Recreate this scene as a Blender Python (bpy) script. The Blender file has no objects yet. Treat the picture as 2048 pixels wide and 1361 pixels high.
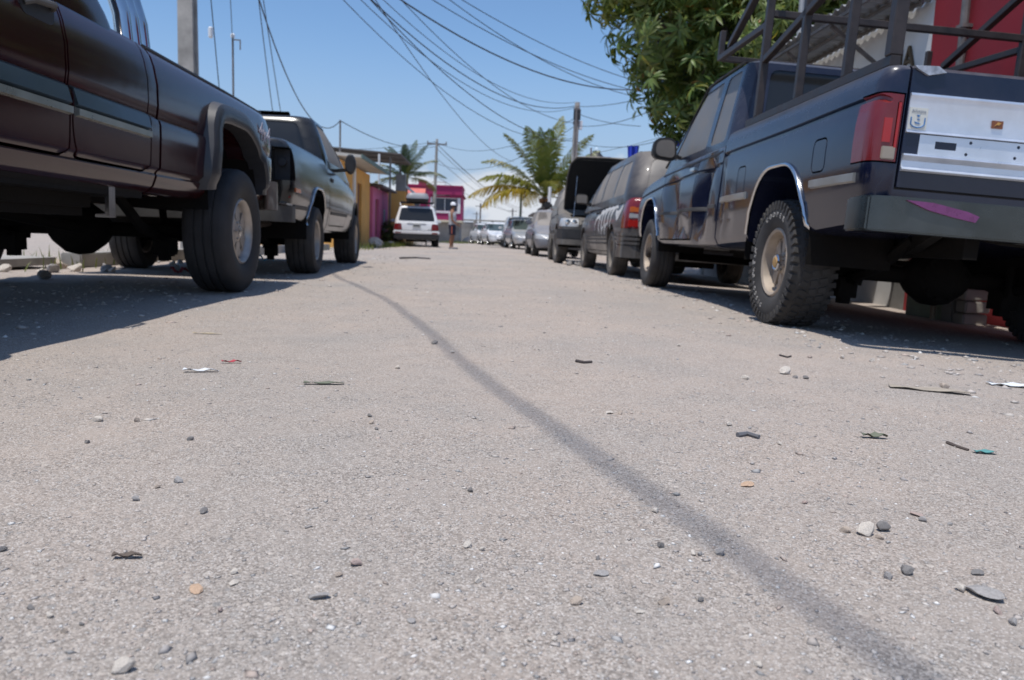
import bpy, bmesh, math, random
import numpy as np
from mathutils import Vector, Matrix
from mathutils.bvhtree import BVHTree

R = math.radians
PI = math.pi
random.seed(7)
rng = np.random.default_rng(11)
SC = bpy.context.scene
COL = SC.collection

# ------------------------------------------------------------------ camera
cam_d = bpy.data.cameras.new('camera')
cam = bpy.data.objects.new('camera', cam_d)
COL.objects.link(cam)
SC.camera = cam
cam_d.sensor_width = 36.0
cam_d.lens = 36.0 * 1560.0 / 2048.0
cam_d.clip_start = 0.05
cam_d.clip_end = 3000
_Y = Vector((975 - 1024, 680.5 - 477, -1560)).normalized()
_X = Vector((1, -0.035, 0)); _X = (_X - _X.dot(_Y) * _Y).normalized()
_Z = _X.cross(_Y)
_rot = Matrix((_X, _Y, _Z)).to_4x4()
cam.matrix_world = Matrix.Translation((0, 0, 0.42)) @ _rot
cam_d.dof.use_dof = True
cam_d.dof.focus_distance = 1.55
cam_d.dof.aperture_fstop = 27.4 / 4.6      # lens is full-frame equivalent; pupil about 4.6 mm
cam_d.dof.aperture_blades = 7

# ------------------------------------------------------------------ light
SUN_EL = R(75)
SUN_DIR = Vector((-0.55 * math.cos(SUN_EL), -0.835 * math.cos(SUN_EL), math.sin(SUN_EL))).normalized()  # towards the sun
world = bpy.data.worlds.new('World')
SC.world = world
world.use_nodes = True
wt = world.node_tree
wt.nodes.clear()
def wn(t, **k):
    n = wt.nodes.new(t)
    for a, b in k.items(): setattr(n, a, b)
    return n
w_out = wn('ShaderNodeOutputWorld')
w_bg = wn('ShaderNodeBackground')
sky = wn('ShaderNodeTexSky', sky_type='NISHITA', sun_disc=False)
sky.sun_elevation = SUN_EL
sky.sun_rotation = math.atan2(SUN_DIR.x, SUN_DIR.y)
sky.altitude = 0
sky.air_density = 1.0
sky.dust_density = 0.6
sky.ozone_density = 1.6
w_bg.inputs['Strength'].default_value = 0.115
tc = wn('ShaderNodeTexCoord')
sep = wn('ShaderNodeSeparateXYZ')
wt.links.new(tc.outputs['Generated'], sep.inputs[0])
mp = wn('ShaderNodeMapping')
mp.inputs['Scale'].default_value = (1, 1, 2.1)
mp.inputs['Location'].default_value = (2.1, 1.2, 0.9)
wt.links.new(tc.outputs['Generated'], mp.inputs[0])
nz = wn('ShaderNodeTexNoise')
nz.inputs['Scale'].default_value = 7.0
nz.inputs['Detail'].default_value = 7
nz.inputs['Roughness'].default_value = 0.52
wt.links.new(mp.outputs[0], nz.inputs['Vector'])
# thin cumulus only low over the horizon, all the way round
band = wn('ShaderNodeMapRange', interpolation_type='SMOOTHSTEP')
band.inputs['From Min'].default_value = 0.035
band.inputs['From Max'].default_value = 0.135
band.inputs['To Min'].default_value = 0.19
band.inputs['To Max'].default_value = -0.16
wt.links.new(sep.outputs['Z'], band.inputs['Value'])
addc = wn('ShaderNodeMath', operation='ADD')
wt.links.new(nz.outputs['Fac'], addc.inputs[0]); wt.links.new(band.outputs[0], addc.inputs[1])
cm = wn('ShaderNodeMapRange', interpolation_type='SMOOTHSTEP')
cm.inputs['From Min'].default_value = 0.535
cm.inputs['From Max'].default_value = 0.66
cm.inputs['To Max'].default_value = 0.95
wt.links.new(addc.outputs[0], cm.inputs['Value'])
cmix = wn('ShaderNodeMix', data_type='RGBA')
cmix.inputs['B'].default_value = (6.4, 6.7, 7.2, 1)
wt.links.new(cm.outputs[0], cmix.inputs['Factor'])
tint = wn('ShaderNodeMix', data_type='RGBA', blend_type='MULTIPLY')
tint.inputs['Factor'].default_value = 1.0
tint.inputs['B'].default_value = (0.92, 1.10, 1.27, 1)      # the camera's cooler white balance
wt.links.new(sky.outputs[0], tint.inputs['A'])
haze_f = wn('ShaderNodeMapRange', interpolation_type='SMOOTHSTEP')   # pale blue air low over the horizon, all the way round
haze_f.inputs['From Min'].default_value = 0.0
haze_f.inputs['From Max'].default_value = 0.26
haze_f.inputs['To Min'].default_value = 0.9
haze_f.inputs['To Max'].default_value = 0.0
wt.links.new(sep.outputs['Z'], haze_f.inputs['Value'])
hmix = wn('ShaderNodeMix', data_type='RGBA')
hmix.inputs['B'].default_value = (3.25, 4.1, 5.75, 1)
wt.links.new(haze_f.outputs[0], hmix.inputs['Factor'])
wt.links.new(tint.outputs['Result'], hmix.inputs['A'])
wt.links.new(hmix.outputs['Result'], cmix.inputs['A'])
wt.links.new(cmix.outputs['Result'], w_bg.inputs['Color'])
wt.links.new(w_bg.outputs[0], w_out.inputs['Surface'])

sun_d = bpy.data.lights.new('sun', 'SUN')
sun_d.energy = 4.0
sun_d.angle = R(0.55)
sun_d.color = (1.0, 0.955, 0.89)
sun = bpy.data.objects.new('sun', sun_d)
COL.objects.link(sun)
sun.rotation_euler = SUN_DIR.to_track_quat('Z', 'Y').to_euler()
sun.location = (-6, -8, 20)

SC.render.engine = 'CYCLES'
SC.cycles.max_bounces = 6
SC.cycles.diffuse_bounces = 3
SC.cycles.glossy_bounces = 4
SC.cycles.transmission_bounces = 4
SC.cycles.use_denoising = True
SC.view_settings.view_transform = 'Standard'
SC.view_settings.look = 'None'
SC.view_settings.gamma = 1.0
SC.view_settings.exposure = 0.0
SC.view_settings.use_curve_mapping = False

# ------------------------------------------------------------------ materials
def new_mat(name):
    m = bpy.data.materials.new(name); m.use_nodes = True
    nt = m.node_tree
    return m, nt, nt.nodes['Principled BSDF']
def nd(nt, t, **k):
    n = nt.nodes.new(t)
    for a, b in k.items(): setattr(n, a, b)
    return n
def rgba(c): return (c[0], c[1], c[2], 1)
def obj_coord(nt, scale=None):
    t = nd(nt, 'ShaderNodeTexCoord')
    return t.outputs['Object']
def noise(nt, scale, detail=5, rough=.55, vec=None):
    n = nd(nt, 'ShaderNodeTexNoise')
    n.inputs['Scale'].default_value = scale
    n.inputs['Detail'].default_value = detail
    n.inputs['Roughness'].default_value = rough
    nt.links.new(vec if vec is not None else obj_coord(nt), n.inputs['Vector'])
    return n.outputs['Fac']
def mrange(nt, v, a, b, c=0., d=1.):
    n = nd(nt, 'ShaderNodeMapRange')
    n.inputs['From Min'].default_value = a; n.inputs['From Max'].default_value = b
    n.inputs['To Min'].default_value = c; n.inputs['To Max'].default_value = d
    nt.links.new(v, n.inputs['Value'])
    return n.outputs[0]
def math_n(nt, op, a, b=None):
    n = nd(nt, 'ShaderNodeMath', operation=op)
    for i, v in enumerate((a, b)):
        if v is None: continue
        if isinstance(v, (int, float)): n.inputs[i].default_value = v
        else: nt.links.new(v, n.inputs[i])
    return n.outputs[0]
def mixc(nt, f, a, b, blend='MIX'):
    n = nd(nt, 'ShaderNodeMix', data_type='RGBA', blend_type=blend)
    for k, v in (('Factor', f), ('A', a), ('B', b)):
        if isinstance(v, (int, float)): n.inputs[k].default_value = v
        elif isinstance(v, (tuple, list)): n.inputs[k].default_value = rgba(v)
        else: nt.links.new(v, n.inputs[k])
    return n.outputs['Result']
def bump(nt, p, h, strength=.3, dist=.01):
    n = nd(nt, 'ShaderNodeBump')
    n.inputs['Strength'].default_value = strength; n.inputs['Distance'].default_value = dist
    nt.links.new(h, n.inputs['Height'])
    nt.links.new(n.outputs[0], p.inputs['Normal'])
_mats = {}
def plain(name, col, rough=.6, metal=0., var=.15, scale=6., bmp=0., bscale=40., coat=0., spec=.5):
    """a colour with noise variation and optional fine relief"""
    if name in _mats: return _mats[name]
    m, nt, p = new_mat(name)
    f = noise(nt, scale, 6)
    lo = tuple(c * (1 - var) for c in col); hi = tuple(min(1, c * (1 + var)) for c in col)
    nt.links.new(mixc(nt, mrange(nt, f, .3, .7), lo, hi), p.inputs['Base Color'])
    p.inputs['Metallic'].default_value = metal
    p.inputs['Specular IOR Level'].default_value = spec
    nt.links.new(mrange(nt, f, .3, .7, max(.03, rough - .08), min(1, rough + .08)), p.inputs['Roughness'])
    p.inputs['Coat Weight'].default_value = coat
    p.inputs['Coat Roughness'].default_value = .08
    if bmp: bump(nt, p, noise(nt, bscale, 4), bmp, .01)
    _mats[name] = m
    return m
DUST = (0.33, 0.29, 0.25)
def paint(name, col, dust=.5, rough=.32, metal=.3, dustcol=DUST, lowdust=.0, coat=.8, side=.3):
    """car paint with road dust: settles on upward faces, patchy on the sides, splashed near the ground"""
    if name in _mats: return _mats[name]
    m, nt, p = new_mat(name)
    geo = nd(nt, 'ShaderNodeNewGeometry')
    s = nd(nt, 'ShaderNodeSeparateXYZ'); nt.links.new(geo.outputs['Normal'], s.inputs[0])
    up = mrange(nt, s.outputs['Z'], -.05, .75)
    n1 = mrange(nt, noise(nt, 2.2, 7, .6), .3, .72)
    n2 = mrange(nt, noise(nt, 14, 6, .65), .25, .75, .55, 1.15)
    base = math_n(nt, 'ADD', math_n(nt, 'MULTIPLY', up, .75), math_n(nt, 'MULTIPLY', n1, side))
    if lowdust:
        oz = nd(nt, 'ShaderNodeSeparateXYZ'); nt.links.new(obj_coord(nt), oz.inputs[0])
        base = math_n(nt, 'ADD', base, math_n(nt, 'MULTIPLY', mrange(nt, oz.outputs['Z'], .9, .35), lowdust))
    f = nd(nt, 'ShaderNodeClamp')
    nt.links.new(math_n(nt, 'MULTIPLY', math_n(nt, 'MULTIPLY', base, n2), dust), f.inputs[0])
    f.inputs[2].default_value = .95
    f = f.outputs[0]
    nt.links.new(mixc(nt, f, col, dustcol), p.inputs['Base Color'])
    nt.links.new(mrange(nt, f, 0, 1, rough, .9), p.inputs['Roughness'])
    nt.links.new(mrange(nt, f, 0, .8, metal, 0), p.inputs['Metallic'])
    nt.links.new(mrange(nt, f, 0, .8, coat, 0), p.inputs['Coat Weight'])
    p.inputs['Coat Roughness'].default_value = .06
    sc = noise(nt, 3.0, 3)
    bump(nt, p, sc, .05, .02)
    _mats[name] = m
    return m

M = {}
M['chrome'] = plain('chrome', (.62, .62, .63), .12, 1., .12, 5)
M['dull_chrome'] = plain('dull_chrome', (.50, .50, .50), .24, 1., .2, 8)
M['alu'] = plain('aluminium_panel', (.72, .76, .82), .34, .6, .1, 7, .05, 30)
M['silver_trim'] = plain('silver_trim', (.5, .49, .46), .35, .8, .1, 9)
M['black_plastic'] = plain('black_plastic', (.022, .022, .024), .55, 0, .3, 9, .1, 120)
M['dusty_plastic'] = plain('dusty_plastic', (.07, .066, .062), .7, 0, .35, 5, .1, 120)
M['under'] = plain('underbody_metal', (.008, .007, .0065), .85, .0, .5, 7, .2, 40, 0., .2)
M['rusty'] = plain('rusty_metal', (.03, .021, .016), .85, .1, .5, 14, .3, 60)
M['rubber'] = plain('tyre_rubber', (.030, .029, .030), .78, 0, .35, 7, .15, 90)
M['rim_dust'] = plain('dust_caked_rim', (.20, .175, .15), .85, 0, .3, 12)
M['rubber_dusty'] = plain('dusty_tyre_rubber', (.105, .093, .082), .88, 0, .45, 6, .2, 90)
M['rubber_grey'] = plain('greyed_tyre_rubber', (.048, .045, .043), .82, 0, .45, 6, .2, 90)
M['letter_white'] = plain('raised_letter_white', (.45, .43, .40), .8, 0, .25, 30)
M['rim_tan'] = plain('dusty_tan_rim', (.40, .33, .26), .6, .1, .25, 9)
M['rim_alloy'] = plain('dusty_alloy_rim', (.42, .38, .34), .45, .6, .25, 9)
M['rim_silver'] = plain('silver_rim', (.5, .5, .5), .35, .7, .15, 9)
M['rim_dark'] = plain('shadowed_rim_hole', (.012, .011, .01), .9)
M['tube_brown'] = plain('brown_rack_paint', (.036, .028, .027), .5, .1, .35, 11, .1, 60)
M['concrete'] = plain('concrete', (.34, .32, .29), .92, 0, .25, 3, .35, 35)
M['concrete_pole'] = plain('pole_concrete', (.36, .34, .31), .92, 0, .28, 4, .35, 40)
M['grey_render'] = plain('grey_cement_render', (.27, .265, .255), .93, 0, .3, 1.2, .3, 20)
M['white_wall'] = plain('white_wall_paint', (.72, .72, .71), .85, 0, .10, 2.2, .12, 25)
M['red_wall'] = plain('red_wall_paint', (.27, .013, .024), .75, 0, .14, 2.0, .12, 25)
M['green_wall'] = plain('faded_green_wall', (.30, .34, .27), .92, 0, .25, 3, .3, 25)
M['pink_wall'] = plain('pink_wall_paint', (.62, .16, .30), .85, 0, .14, 2, .1, 25)
M['magenta_wall'] = plain('magenta_wall_paint', (.36, .03, .12), .8, 0, .10, 2, .1, 25)
M['yellow_wall'] = plain('ochre_wall_paint', (.74, .40, .11), .85, 0, .12, 2, .1, 25)
M['cream'] = plain('cream_paint', (.66, .58, .43), .85, 0, .14, 2, .1, 25)
M['pale_roof'] = plain('pale_sheet_roof', (.55, .53, .48), .7, .1, .15, 3)
M['brick_red'] = plain('brick_red_paint', (.46, .13, .07), .85, 0, .2, 5, .2, 25)
M['dark_sheet'] = plain('dark_sheet_roof', (.12, .105, .095), .7, .2, .25, 3)
M['zinc'] = plain('zinc_sheet', (.40, .40, .39), .5, .55, .18, 4)
M['rust_pole'] = plain('weathered_steel', (.20, .18, .17), .6, .5, .3, 10)
M['wire'] = plain('wire_black', (.025, .026, .03), .6)
M['wood'] = plain('weathered_wood', (.33, .25, .17), .85, 0, .3, 8, .3, 40)
M['brown_door'] = plain('brown_door_paint', (.20, .09, .045), .7, 0, .25, 4)
M['white_frame'] = plain('white_frame_paint', (.74, .74, .73), .6, 0, .06, 6)
M['bark'] = plain('bark', (.10, .082, .066), .95, 0, .4, 6, .6, 20)
M['palm_bark'] = plain('palm_bark', (.17, .13, .095), .95, 0, .4, 6, .6, 20)
M['blue_cloth'] = plain('blue_cloth', (.03, .07, .55), .8)
M['white_plastic'] = plain('white_plastic', (.72, .74, .76), .45, 0, .05, 8)
M['letters_brown'] = plain('brown_sign_letters', (.11, .075, .04), .7, 0, .2, 12)
M['plate'] = plain('plate_white', (.55, .56, .55), .5, 0, .08, 20)
M['plate_dark'] = plain('plate_holder', (.09, .1, .1), .5)
M['paper'] = plain('litter_paper', (.78, .79, .8), .8, 0, .05, 20)

def glass(name, col=(.012, .014, .016), dust=.0, rough=.06):
    m, nt, p = new_mat(name)
    f = mrange(nt, noise(nt, 3.5, 6, .6), .25, .8, dust * .6, min(1, dust * 1.3))
    nt.links.new(mixc(nt, f, col, DUST), p.inputs['Base Color'])
    nt.links.new(mrange(nt, f, 0, 1, rough, .85), p.inputs['Roughness'])
    p.inputs['IOR'].default_value = 1.5
    return m
M['glass'] = glass('tinted_glass', dust=.03)
M['glass_dusty'] = glass('dusty_tinted_glass', (.05, .055, .06), .5, .12)
M['glass_filthy'] = glass('filthy_glass', (.06, .06, .06), .78, .2)
M['glass_green'] = glass('greenish_windscreen', (.05, .075, .075), .06, .05)
M['glass_house'] = glass('house_window_glass', (.03, .045, .07), .05, .05)

def lens(name, col, rough=.15, sub=.0, dirt=.2):
    m, nt, p = new_mat(name)
    t = nd(nt, 'ShaderNodeTexWave', wave_type='BANDS', bands_direction='X')
    t.inputs['Scale'].default_value = 42
    nt.links.new(obj_coord(nt), t.inputs['Vector'])
    f = mrange(nt, noise(nt, 9, 5), .3, .75, 0, dirt)
    nt.links.new(mixc(nt, f, col, DUST), p.inputs['Base Color'])
    nt.links.new(mrange(nt, f, 0, 1, rough, .8), p.inputs['Roughness'])
    p.inputs['Coat Weight'].default_value = .3
    bump(nt, p, t.outputs['Fac'], .12, .004)
    return m
M['lens_red'] = lens('red_tail_lens', (.17, .005, .008), .15, 0, .08)
M['lens_bright'] = lens('bright_red_tail_lens', (.42, .010, .008), .12, 0, .06)
M['lens_orange'] = lens('orange_lens', (.65, .14, .02))
M['lens_dull'] = lens('dull_reverse_lens', (.36, .30, .23), .5, 0, .4)
M['lens_clear'] = lens('clear_head_lens', (.45, .46, .47), .1, 0, .2)

# the road surface: packed chips in dusty binder
def ground_mat(name, tan, grey, bias=0.):
    m, nt, p = new_mat(name)
    co = obj_coord(nt)
    big = mrange(nt, noise(nt, .35, 5, .6, co), .36, .64)
    mid = mrange(nt, noise(nt, 2.3, 7, .62, co), .3, .7)
    patch = math_n(nt, 'ADD', math_n(nt, 'MULTIPLY', big, .55), math_n(nt, 'MULTIPLY', mid, .45))
    base = mixc(nt, patch, grey, tan)
    # individual chips
    v = nd(nt, 'ShaderNodeTexVoronoi'); v.inputs['Scale'].default_value = 330
    nt.links.new(co, v.inputs['Vector'])
    hsv = nd(nt, 'ShaderNodeSeparateColor'); nt.links.new(v.outputs['Color'], hsv.inputs[0])
    chip = mrange(nt, hsv.outputs[0], 0, 1, .58, 1.42)
    v2 = nd(nt, 'ShaderNodeTexVoronoi'); v2.inputs['Scale'].default_value = 85
    nt.links.new(co, v2.inputs['Vector'])
    h2 = nd(nt, 'ShaderNodeSeparateColor'); nt.links.new(v2.outputs['Color'], h2.inputs[0])
    sel = math_n(nt, 'GREATER_THAN', h2.outputs[1], .78)
    core = math_n(nt, 'LESS_THAN', v2.outputs['Distance'], .42)
    chip2 = math_n(nt, 'MULTIPLY', sel, core)
    v3 = nd(nt, 'ShaderNodeTexVoronoi'); v3.inputs['Scale'].default_value = 480
    nt.links.new(co, v3.inputs['Vector'])
    h3 = nd(nt, 'ShaderNodeSeparateColor'); nt.links.new(v3.outputs['Color'], h3.inputs[0])
    speck = math_n(nt, 'GREATER_THAN', h3.outputs[2], .90)
    cg = nd(nt, 'ShaderNodeCombineColor')
    for i in range(3): nt.links.new(chip, cg.inputs[i])
    # dust patches bury the chips
    dust = mrange(nt, noise(nt, 5.5, 8, .68, co), .44, .68, 1, .2)
    c1 = mixc(nt, math_n(nt, 'MULTIPLY', dust, .95), base, cg.outputs[0], 'MULTIPLY')
    gv = mixc(nt, h2.outputs[0], (.24, .235, .23), (.60, .53, .46))
    c2 = mixc(nt, math_n(nt, 'MULTIPLY', math_n(nt, 'MULTIPLY', chip2, dust), .75), c1, gv)
    c3 = mixc(nt, math_n(nt, 'MULTIPLY', speck, .6), c2, (.66, .62, .58))
    fine = mrange(nt, noise(nt, 420, 3, .6, co), .25, .75, .80, 1.16)
    cf = nd(nt, 'ShaderNodeCombineColor')
    for i in range(3): nt.links.new(fine, cf.inputs[i])
    c4 = mixc(nt, 1., c3, cf.outputs[0], 'MULTIPLY')
    # grey wear stains with a shape of their own
    st = mrange(nt, noise(nt, .9, 6, .7, co), .55, .72, 0, .35)
    c5 = mixc(nt, st, c4, (.24, .235, .23))
    nt.links.new(c5, p.inputs['Base Color'])
    p.inputs['Roughness'].default_value = .92
    p.inputs['Specular IOR Level'].default_value = .25
    hgt = math_n(nt, 'ADD', math_n(nt, 'MULTIPLY', math_n(nt, 'SUBTRACT', 1, v.outputs['Distance']), math_n(nt, 'MULTIPLY', dust, .55)),
                 math_n(nt, 'MULTIPLY', chip2, .5))
    hgt = math_n(nt, 'ADD', hgt, math_n(nt, 'MULTIPLY', noise(nt, 60, 6, .7, co), 1.1))
    bump(nt, p, hgt, .8, .004)
    return m
M['ground'] = ground_mat('packed_gravel', (.440, .355, .294), (.312, .286, .260))

# ------------------------------------------------------------------ mesh helpers
def fin(o, ang=35):
    me = o.data
    if len(me.polygons):
        me.polygons.foreach_set('use_smooth', [True] * len(me.polygons))
        me.set_sharp_from_angle(angle=R(ang))
    return o
def mk(name, me, m=None, parent=None, ang=35):
    o = bpy.data.objects.new(name, me)
    COL.objects.link(o)
    if m is not None:
        me.materials.clear(); me.materials.append(m)
    if parent is not None: o.parent = parent
    if ang: fin(o, ang)
    return o
def empty(name, loc=(0, 0, 0), rot=(0, 0, 0), parent=None):
    o = bpy.data.objects.new(name, None)
    COL.objects.link(o); o.location = loc; o.rotation_euler = rot
    o.empty_display_size = .2
    if parent is not None: o.parent = parent
    return o
def tag(o, label, cat, group=None):
    o['label'] = label; o['category'] = cat
    if group: o['group'] = group
    return o
def struct(o):
    o['kind'] = 'structure'; return o

class MB:
    """collects shapes into one mesh"""
    def __init__(s): s.v = []; s.f = []
    def add(s, vs, fs):
        n = len(s.v); s.v += [tuple(p) for p in vs]; s.f += [tuple(i + n for i in f) for f in fs]; return s
    def box(s, c, d, rot=None, taper=1.):
        hx, hy, hz = d[0] / 2, d[1] / 2, d[2] / 2
        vs = []
        for z in (-1, 1):
            t = taper if z > 0 else 1
            for x, y in ((-1, -1), (1, -1), (1, 1), (-1, 1)):
                p = Vector((x * hx * t, y * hy * t, z * hz))
                if rot is not None: p = rot @ p
                vs.append(p + Vector(c))
        return s.add(vs, [(3, 2, 1, 0), (4, 5, 6, 7), (0, 1, 5, 4), (1, 2, 6, 5), (2, 3, 7, 6), (3, 0, 4, 7)])
    def bbox(s, x0, x1, y0, y1, z0, z1):
        return s.box(((x0 + x1) / 2, (y0 + y1) / 2, (z0 + z1) / 2), (abs(x1 - x0), abs(y1 - y0), abs(z1 - z0)))
    def bar(s, p0, p1, w, h=None, up=(0, 0, 1)):
        """square section bar between two points"""
        h = h or w
        p0 = Vector(p0); p1 = Vector(p1); d = (p1 - p0).normalized(); u = Vector(up)
        if abs(d.dot(u)) > .98: u = Vector((0, 1, 0))
        a = d.cross(u).normalized(); b = a.cross(d).normalized()
        vs = []
        for p in (p0, p1):
            for i, j in ((-1, -1), (1, -1), (1, 1), (-1, 1)): vs.append(p + a * i * w / 2 + b * j * h / 2)
        return s.add(vs, [(3, 2, 1, 0), (4, 5, 6, 7), (0, 1, 5, 4), (1, 2, 6, 5), (2, 3, 7, 6), (3, 0, 4, 7)])
    def tube(s, pts, r, n=8, cap=True):
        pts = [Vector(p) for p in pts]
        rs = r if isinstance(r, (list, tuple)) else [r] * len(pts)
        rings = []
        pa = None
        for i, p in enumerate(pts):
            d = (pts[min(i + 1, len(pts) - 1)] - pts[max(i - 1, 0)]).normalized()
            if pa is None:
                u = Vector((0, 0, 1)) if abs(d.z) < .9 else Vector((1, 0, 0))
                a = d.cross(u).normalized()
            else:
                a = (pa - d * pa.dot(d)).normalized()
            pa = a
            b = d.cross(a)
            rings.append([p + (a * math.cos(2 * PI * k / n) + b * math.sin(2 * PI * k / n)) * rs[i] for k in range(n)])
        return s.rings(rings, cap)
    def rings(s, rings, cap=True):
        n = len(rings[0]); vs = [p for r in rings for p in r]; fs = []
        for i in range(len(rings) - 1):
            for k in range(n):
                k2 = (k + 1) % n
                fs.append((i * n + k, i * n + k2, (i + 1) * n + k2, (i + 1) * n + k))
        if cap:
            fs.append(tuple(reversed(range(n)))); m = (len(rings) - 1) * n
            fs.append(tuple(m + k for k in range(n)))
        return s.add(vs, fs)
    def lathe(s, prof, n=32, axis='x', c=(0, 0, 0), closed=False):
        """prof: (along axis, radius)"""
        rings = []
        for a, r in prof:
            ring = []
            for k in range(n):
                t = 2 * PI * k / n; u, w = r * math.cos(t), r * math.sin(t)
                p = (a, u, w) if axis == 'x' else ((u, a, w) if axis == 'y' else (u, w, a))
                ring.append((p[0] + c[0], p[1] + c[1], p[2] + c[2]))
            rings.append(ring)
        if closed:
            rings.append(rings[0]); return s.rings(rings, False)
        return s.rings(rings, True)
    def prism(s, poly, axis, a, b):
        """poly: 2-D polygon; axis x: (y,z), y: (x,z), z: (x,y)"""
        def P(t, u, w): return (t, u, w) if axis == 'x' else ((u, t, w) if axis == 'y' else (u, w, t))
        n = len(poly)
        vs = [P(a, *p) for p in poly] + [P(b, *p) for p in poly]
        fs = [tuple(reversed(range(n))), tuple(range(n, 2 * n))]
        for k in range(n): fs.append((k, (k + 1) % n, n + (k + 1) % n, n + k))
        return s.add(vs, fs)
    def mesh(s, name='m', fixn=True):
        me = bpy.data.meshes.new(name); me.from_pydata(s.v, [], s.f); me.update()
        if fixn:
            bm = bmesh.new(); bm.from_mesh(me)
            bmesh.ops.recalc_face_normals(bm, faces=bm.faces); bm.to_mesh(me); bm.free()
        return me
    def build(s, name, m, parent=None, ang=35, bevel=0, seg=2):
        me = s.mesh(name)
        if bevel:
            bm = bmesh.new(); bm.from_mesh(me)
            es = [e for e in bm.edges if len(e.link_faces) == 2 and e.calc_face_angle(0) > .6]
            bmesh.ops.bevel(bm, geom=es, offset=bevel, segments=seg, affect='EDGES', clamp_overlap=True)
            bm.to_mesh(me); bm.free()
        return mk(name, me, m, parent, ang)

def boolean(me, ops):
    """chain of (op, mesh) on a copy of me, returns a new mesh"""
    o = bpy.data.objects.new('tmp', me.copy()); COL.objects.link(o)
    ts = []
    for op, b in ops:
        t = bpy.data.objects.new('tmpb', b); COL.objects.link(t); t.hide_render = True; ts.append(t)
        md = o.modifiers.new('b', 'BOOLEAN'); md.operation = op; md.object = t; md.solver = 'MANIFOLD'
    dg = bpy.context.evaluated_depsgraph_get()
    r = bpy.data.meshes.new_from_object(o.evaluated_get(dg))
    old = o.data
    for t in ts: bpy.data.objects.remove(t)
    bpy.data.objects.remove(o); bpy.data.meshes.remove(old)
    return r
def round_poly(poly, r, n=4):
    """round the corners of a 2-D polygon"""
    out = []
    m = len(poly)
    for i in range(m):
        p = Vector(poly[i]).to_2d(); a = Vector(poly[i - 1]).to_2d() - p; b = Vector(poly[(i + 1) % m]).to_2d() - p
        rr = min(r, a.length * .45, b.length * .45)
        pa, pb = p + a.normalized() * rr, p + b.normalized() * rr
        for k in range(n + 1):
            t = k / n
            out.append(tuple((1 - t) ** 2 * pa + 2 * t * (1 - t) * p + t * t * pb))
    return out
def grow(poly, d):
    """offset a simple polygon outwards by d (negative = inwards)"""
    m = len(poly); area = sum(poly[i][0] * poly[(i + 1) % m][1] - poly[(i + 1) % m][0] * poly[i][1] for i in range(m))
    sg = 1 if area > 0 else -1
    out = []
    for i in range(m):
        p0, p, p1 = (Vector(poly[i - 1]).to_2d(), Vector(poly[i]).to_2d(), Vector(poly[(i + 1) % m]).to_2d())
        e0 = (p - p0).normalized(); e1 = (p1 - p).normalized()
        n0 = Vector((e0.y, -e0.x)) * sg; n1 = Vector((e1.y, -e1.x)) * sg
        b = n0 + n1
        if b.length < 1e-4: b = n0
        b.normalize()
        c = max(.5, b.dot(n0))
        out.append(tuple(p + b * d / c))
    return out
def pchip(xs, ys, x):
    xs = np.asarray(xs, float); ys = np.asarray(ys, float); x = np.asarray(x, float)
    h = np.diff(xs); dl = np.diff(ys) / h
    d = np.zeros_like(ys)
    for i in range(1, len(xs) - 1):
        if dl[i - 1] * dl[i] > 0:
            w1 = 2 * h[i] + h[i - 1]; w2 = h[i] + 2 * h[i - 1]
            d[i] = (w1 + w2) / (w1 / dl[i - 1] + w2 / dl[i])
    d[0] = dl[0]; d[-1] = dl[-1]
    i = np.clip(np.searchsorted(xs, x) - 1, 0, len(h) - 1)
    t = (x - xs[i]) / h[i]
    return ((2*t**3 - 3*t**2 + 1) * ys[i] + (t**3 - 2*t**2 + t) * h[i] * d[i] + (-2*t**3 + 3*t**2) * ys[i+1] + (t**3 - t**2) * h[i] * d[i+1])
def text_mesh(txt, size, depth=.002):
    cu = bpy.data.curves.new('t', 'FONT'); cu.body = txt; cu.size = size; cu.extrude = depth
    cu.align_x = 'CENTER'; cu.align_y = 'CENTER'; cu.resolution_u = 3
    o = bpy.data.objects.new('t', cu); COL.objects.link(o)
    dg = bpy.context.evaluated_depsgraph_get()
    me = bpy.data.meshes.new_from_object(o.evaluated_get(dg))
    bpy.data.objects.remove(o)
    return me

def gz(x, y=0.):
    """height of the ground: cambered, falling away to the right"""
    z = 0.
    if x > .6: z -= (min(x, 1.7) - .6) * .03
    if x > 1.7: z -= (min(x, 3.8) - 1.7) * .05
    return z
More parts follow.
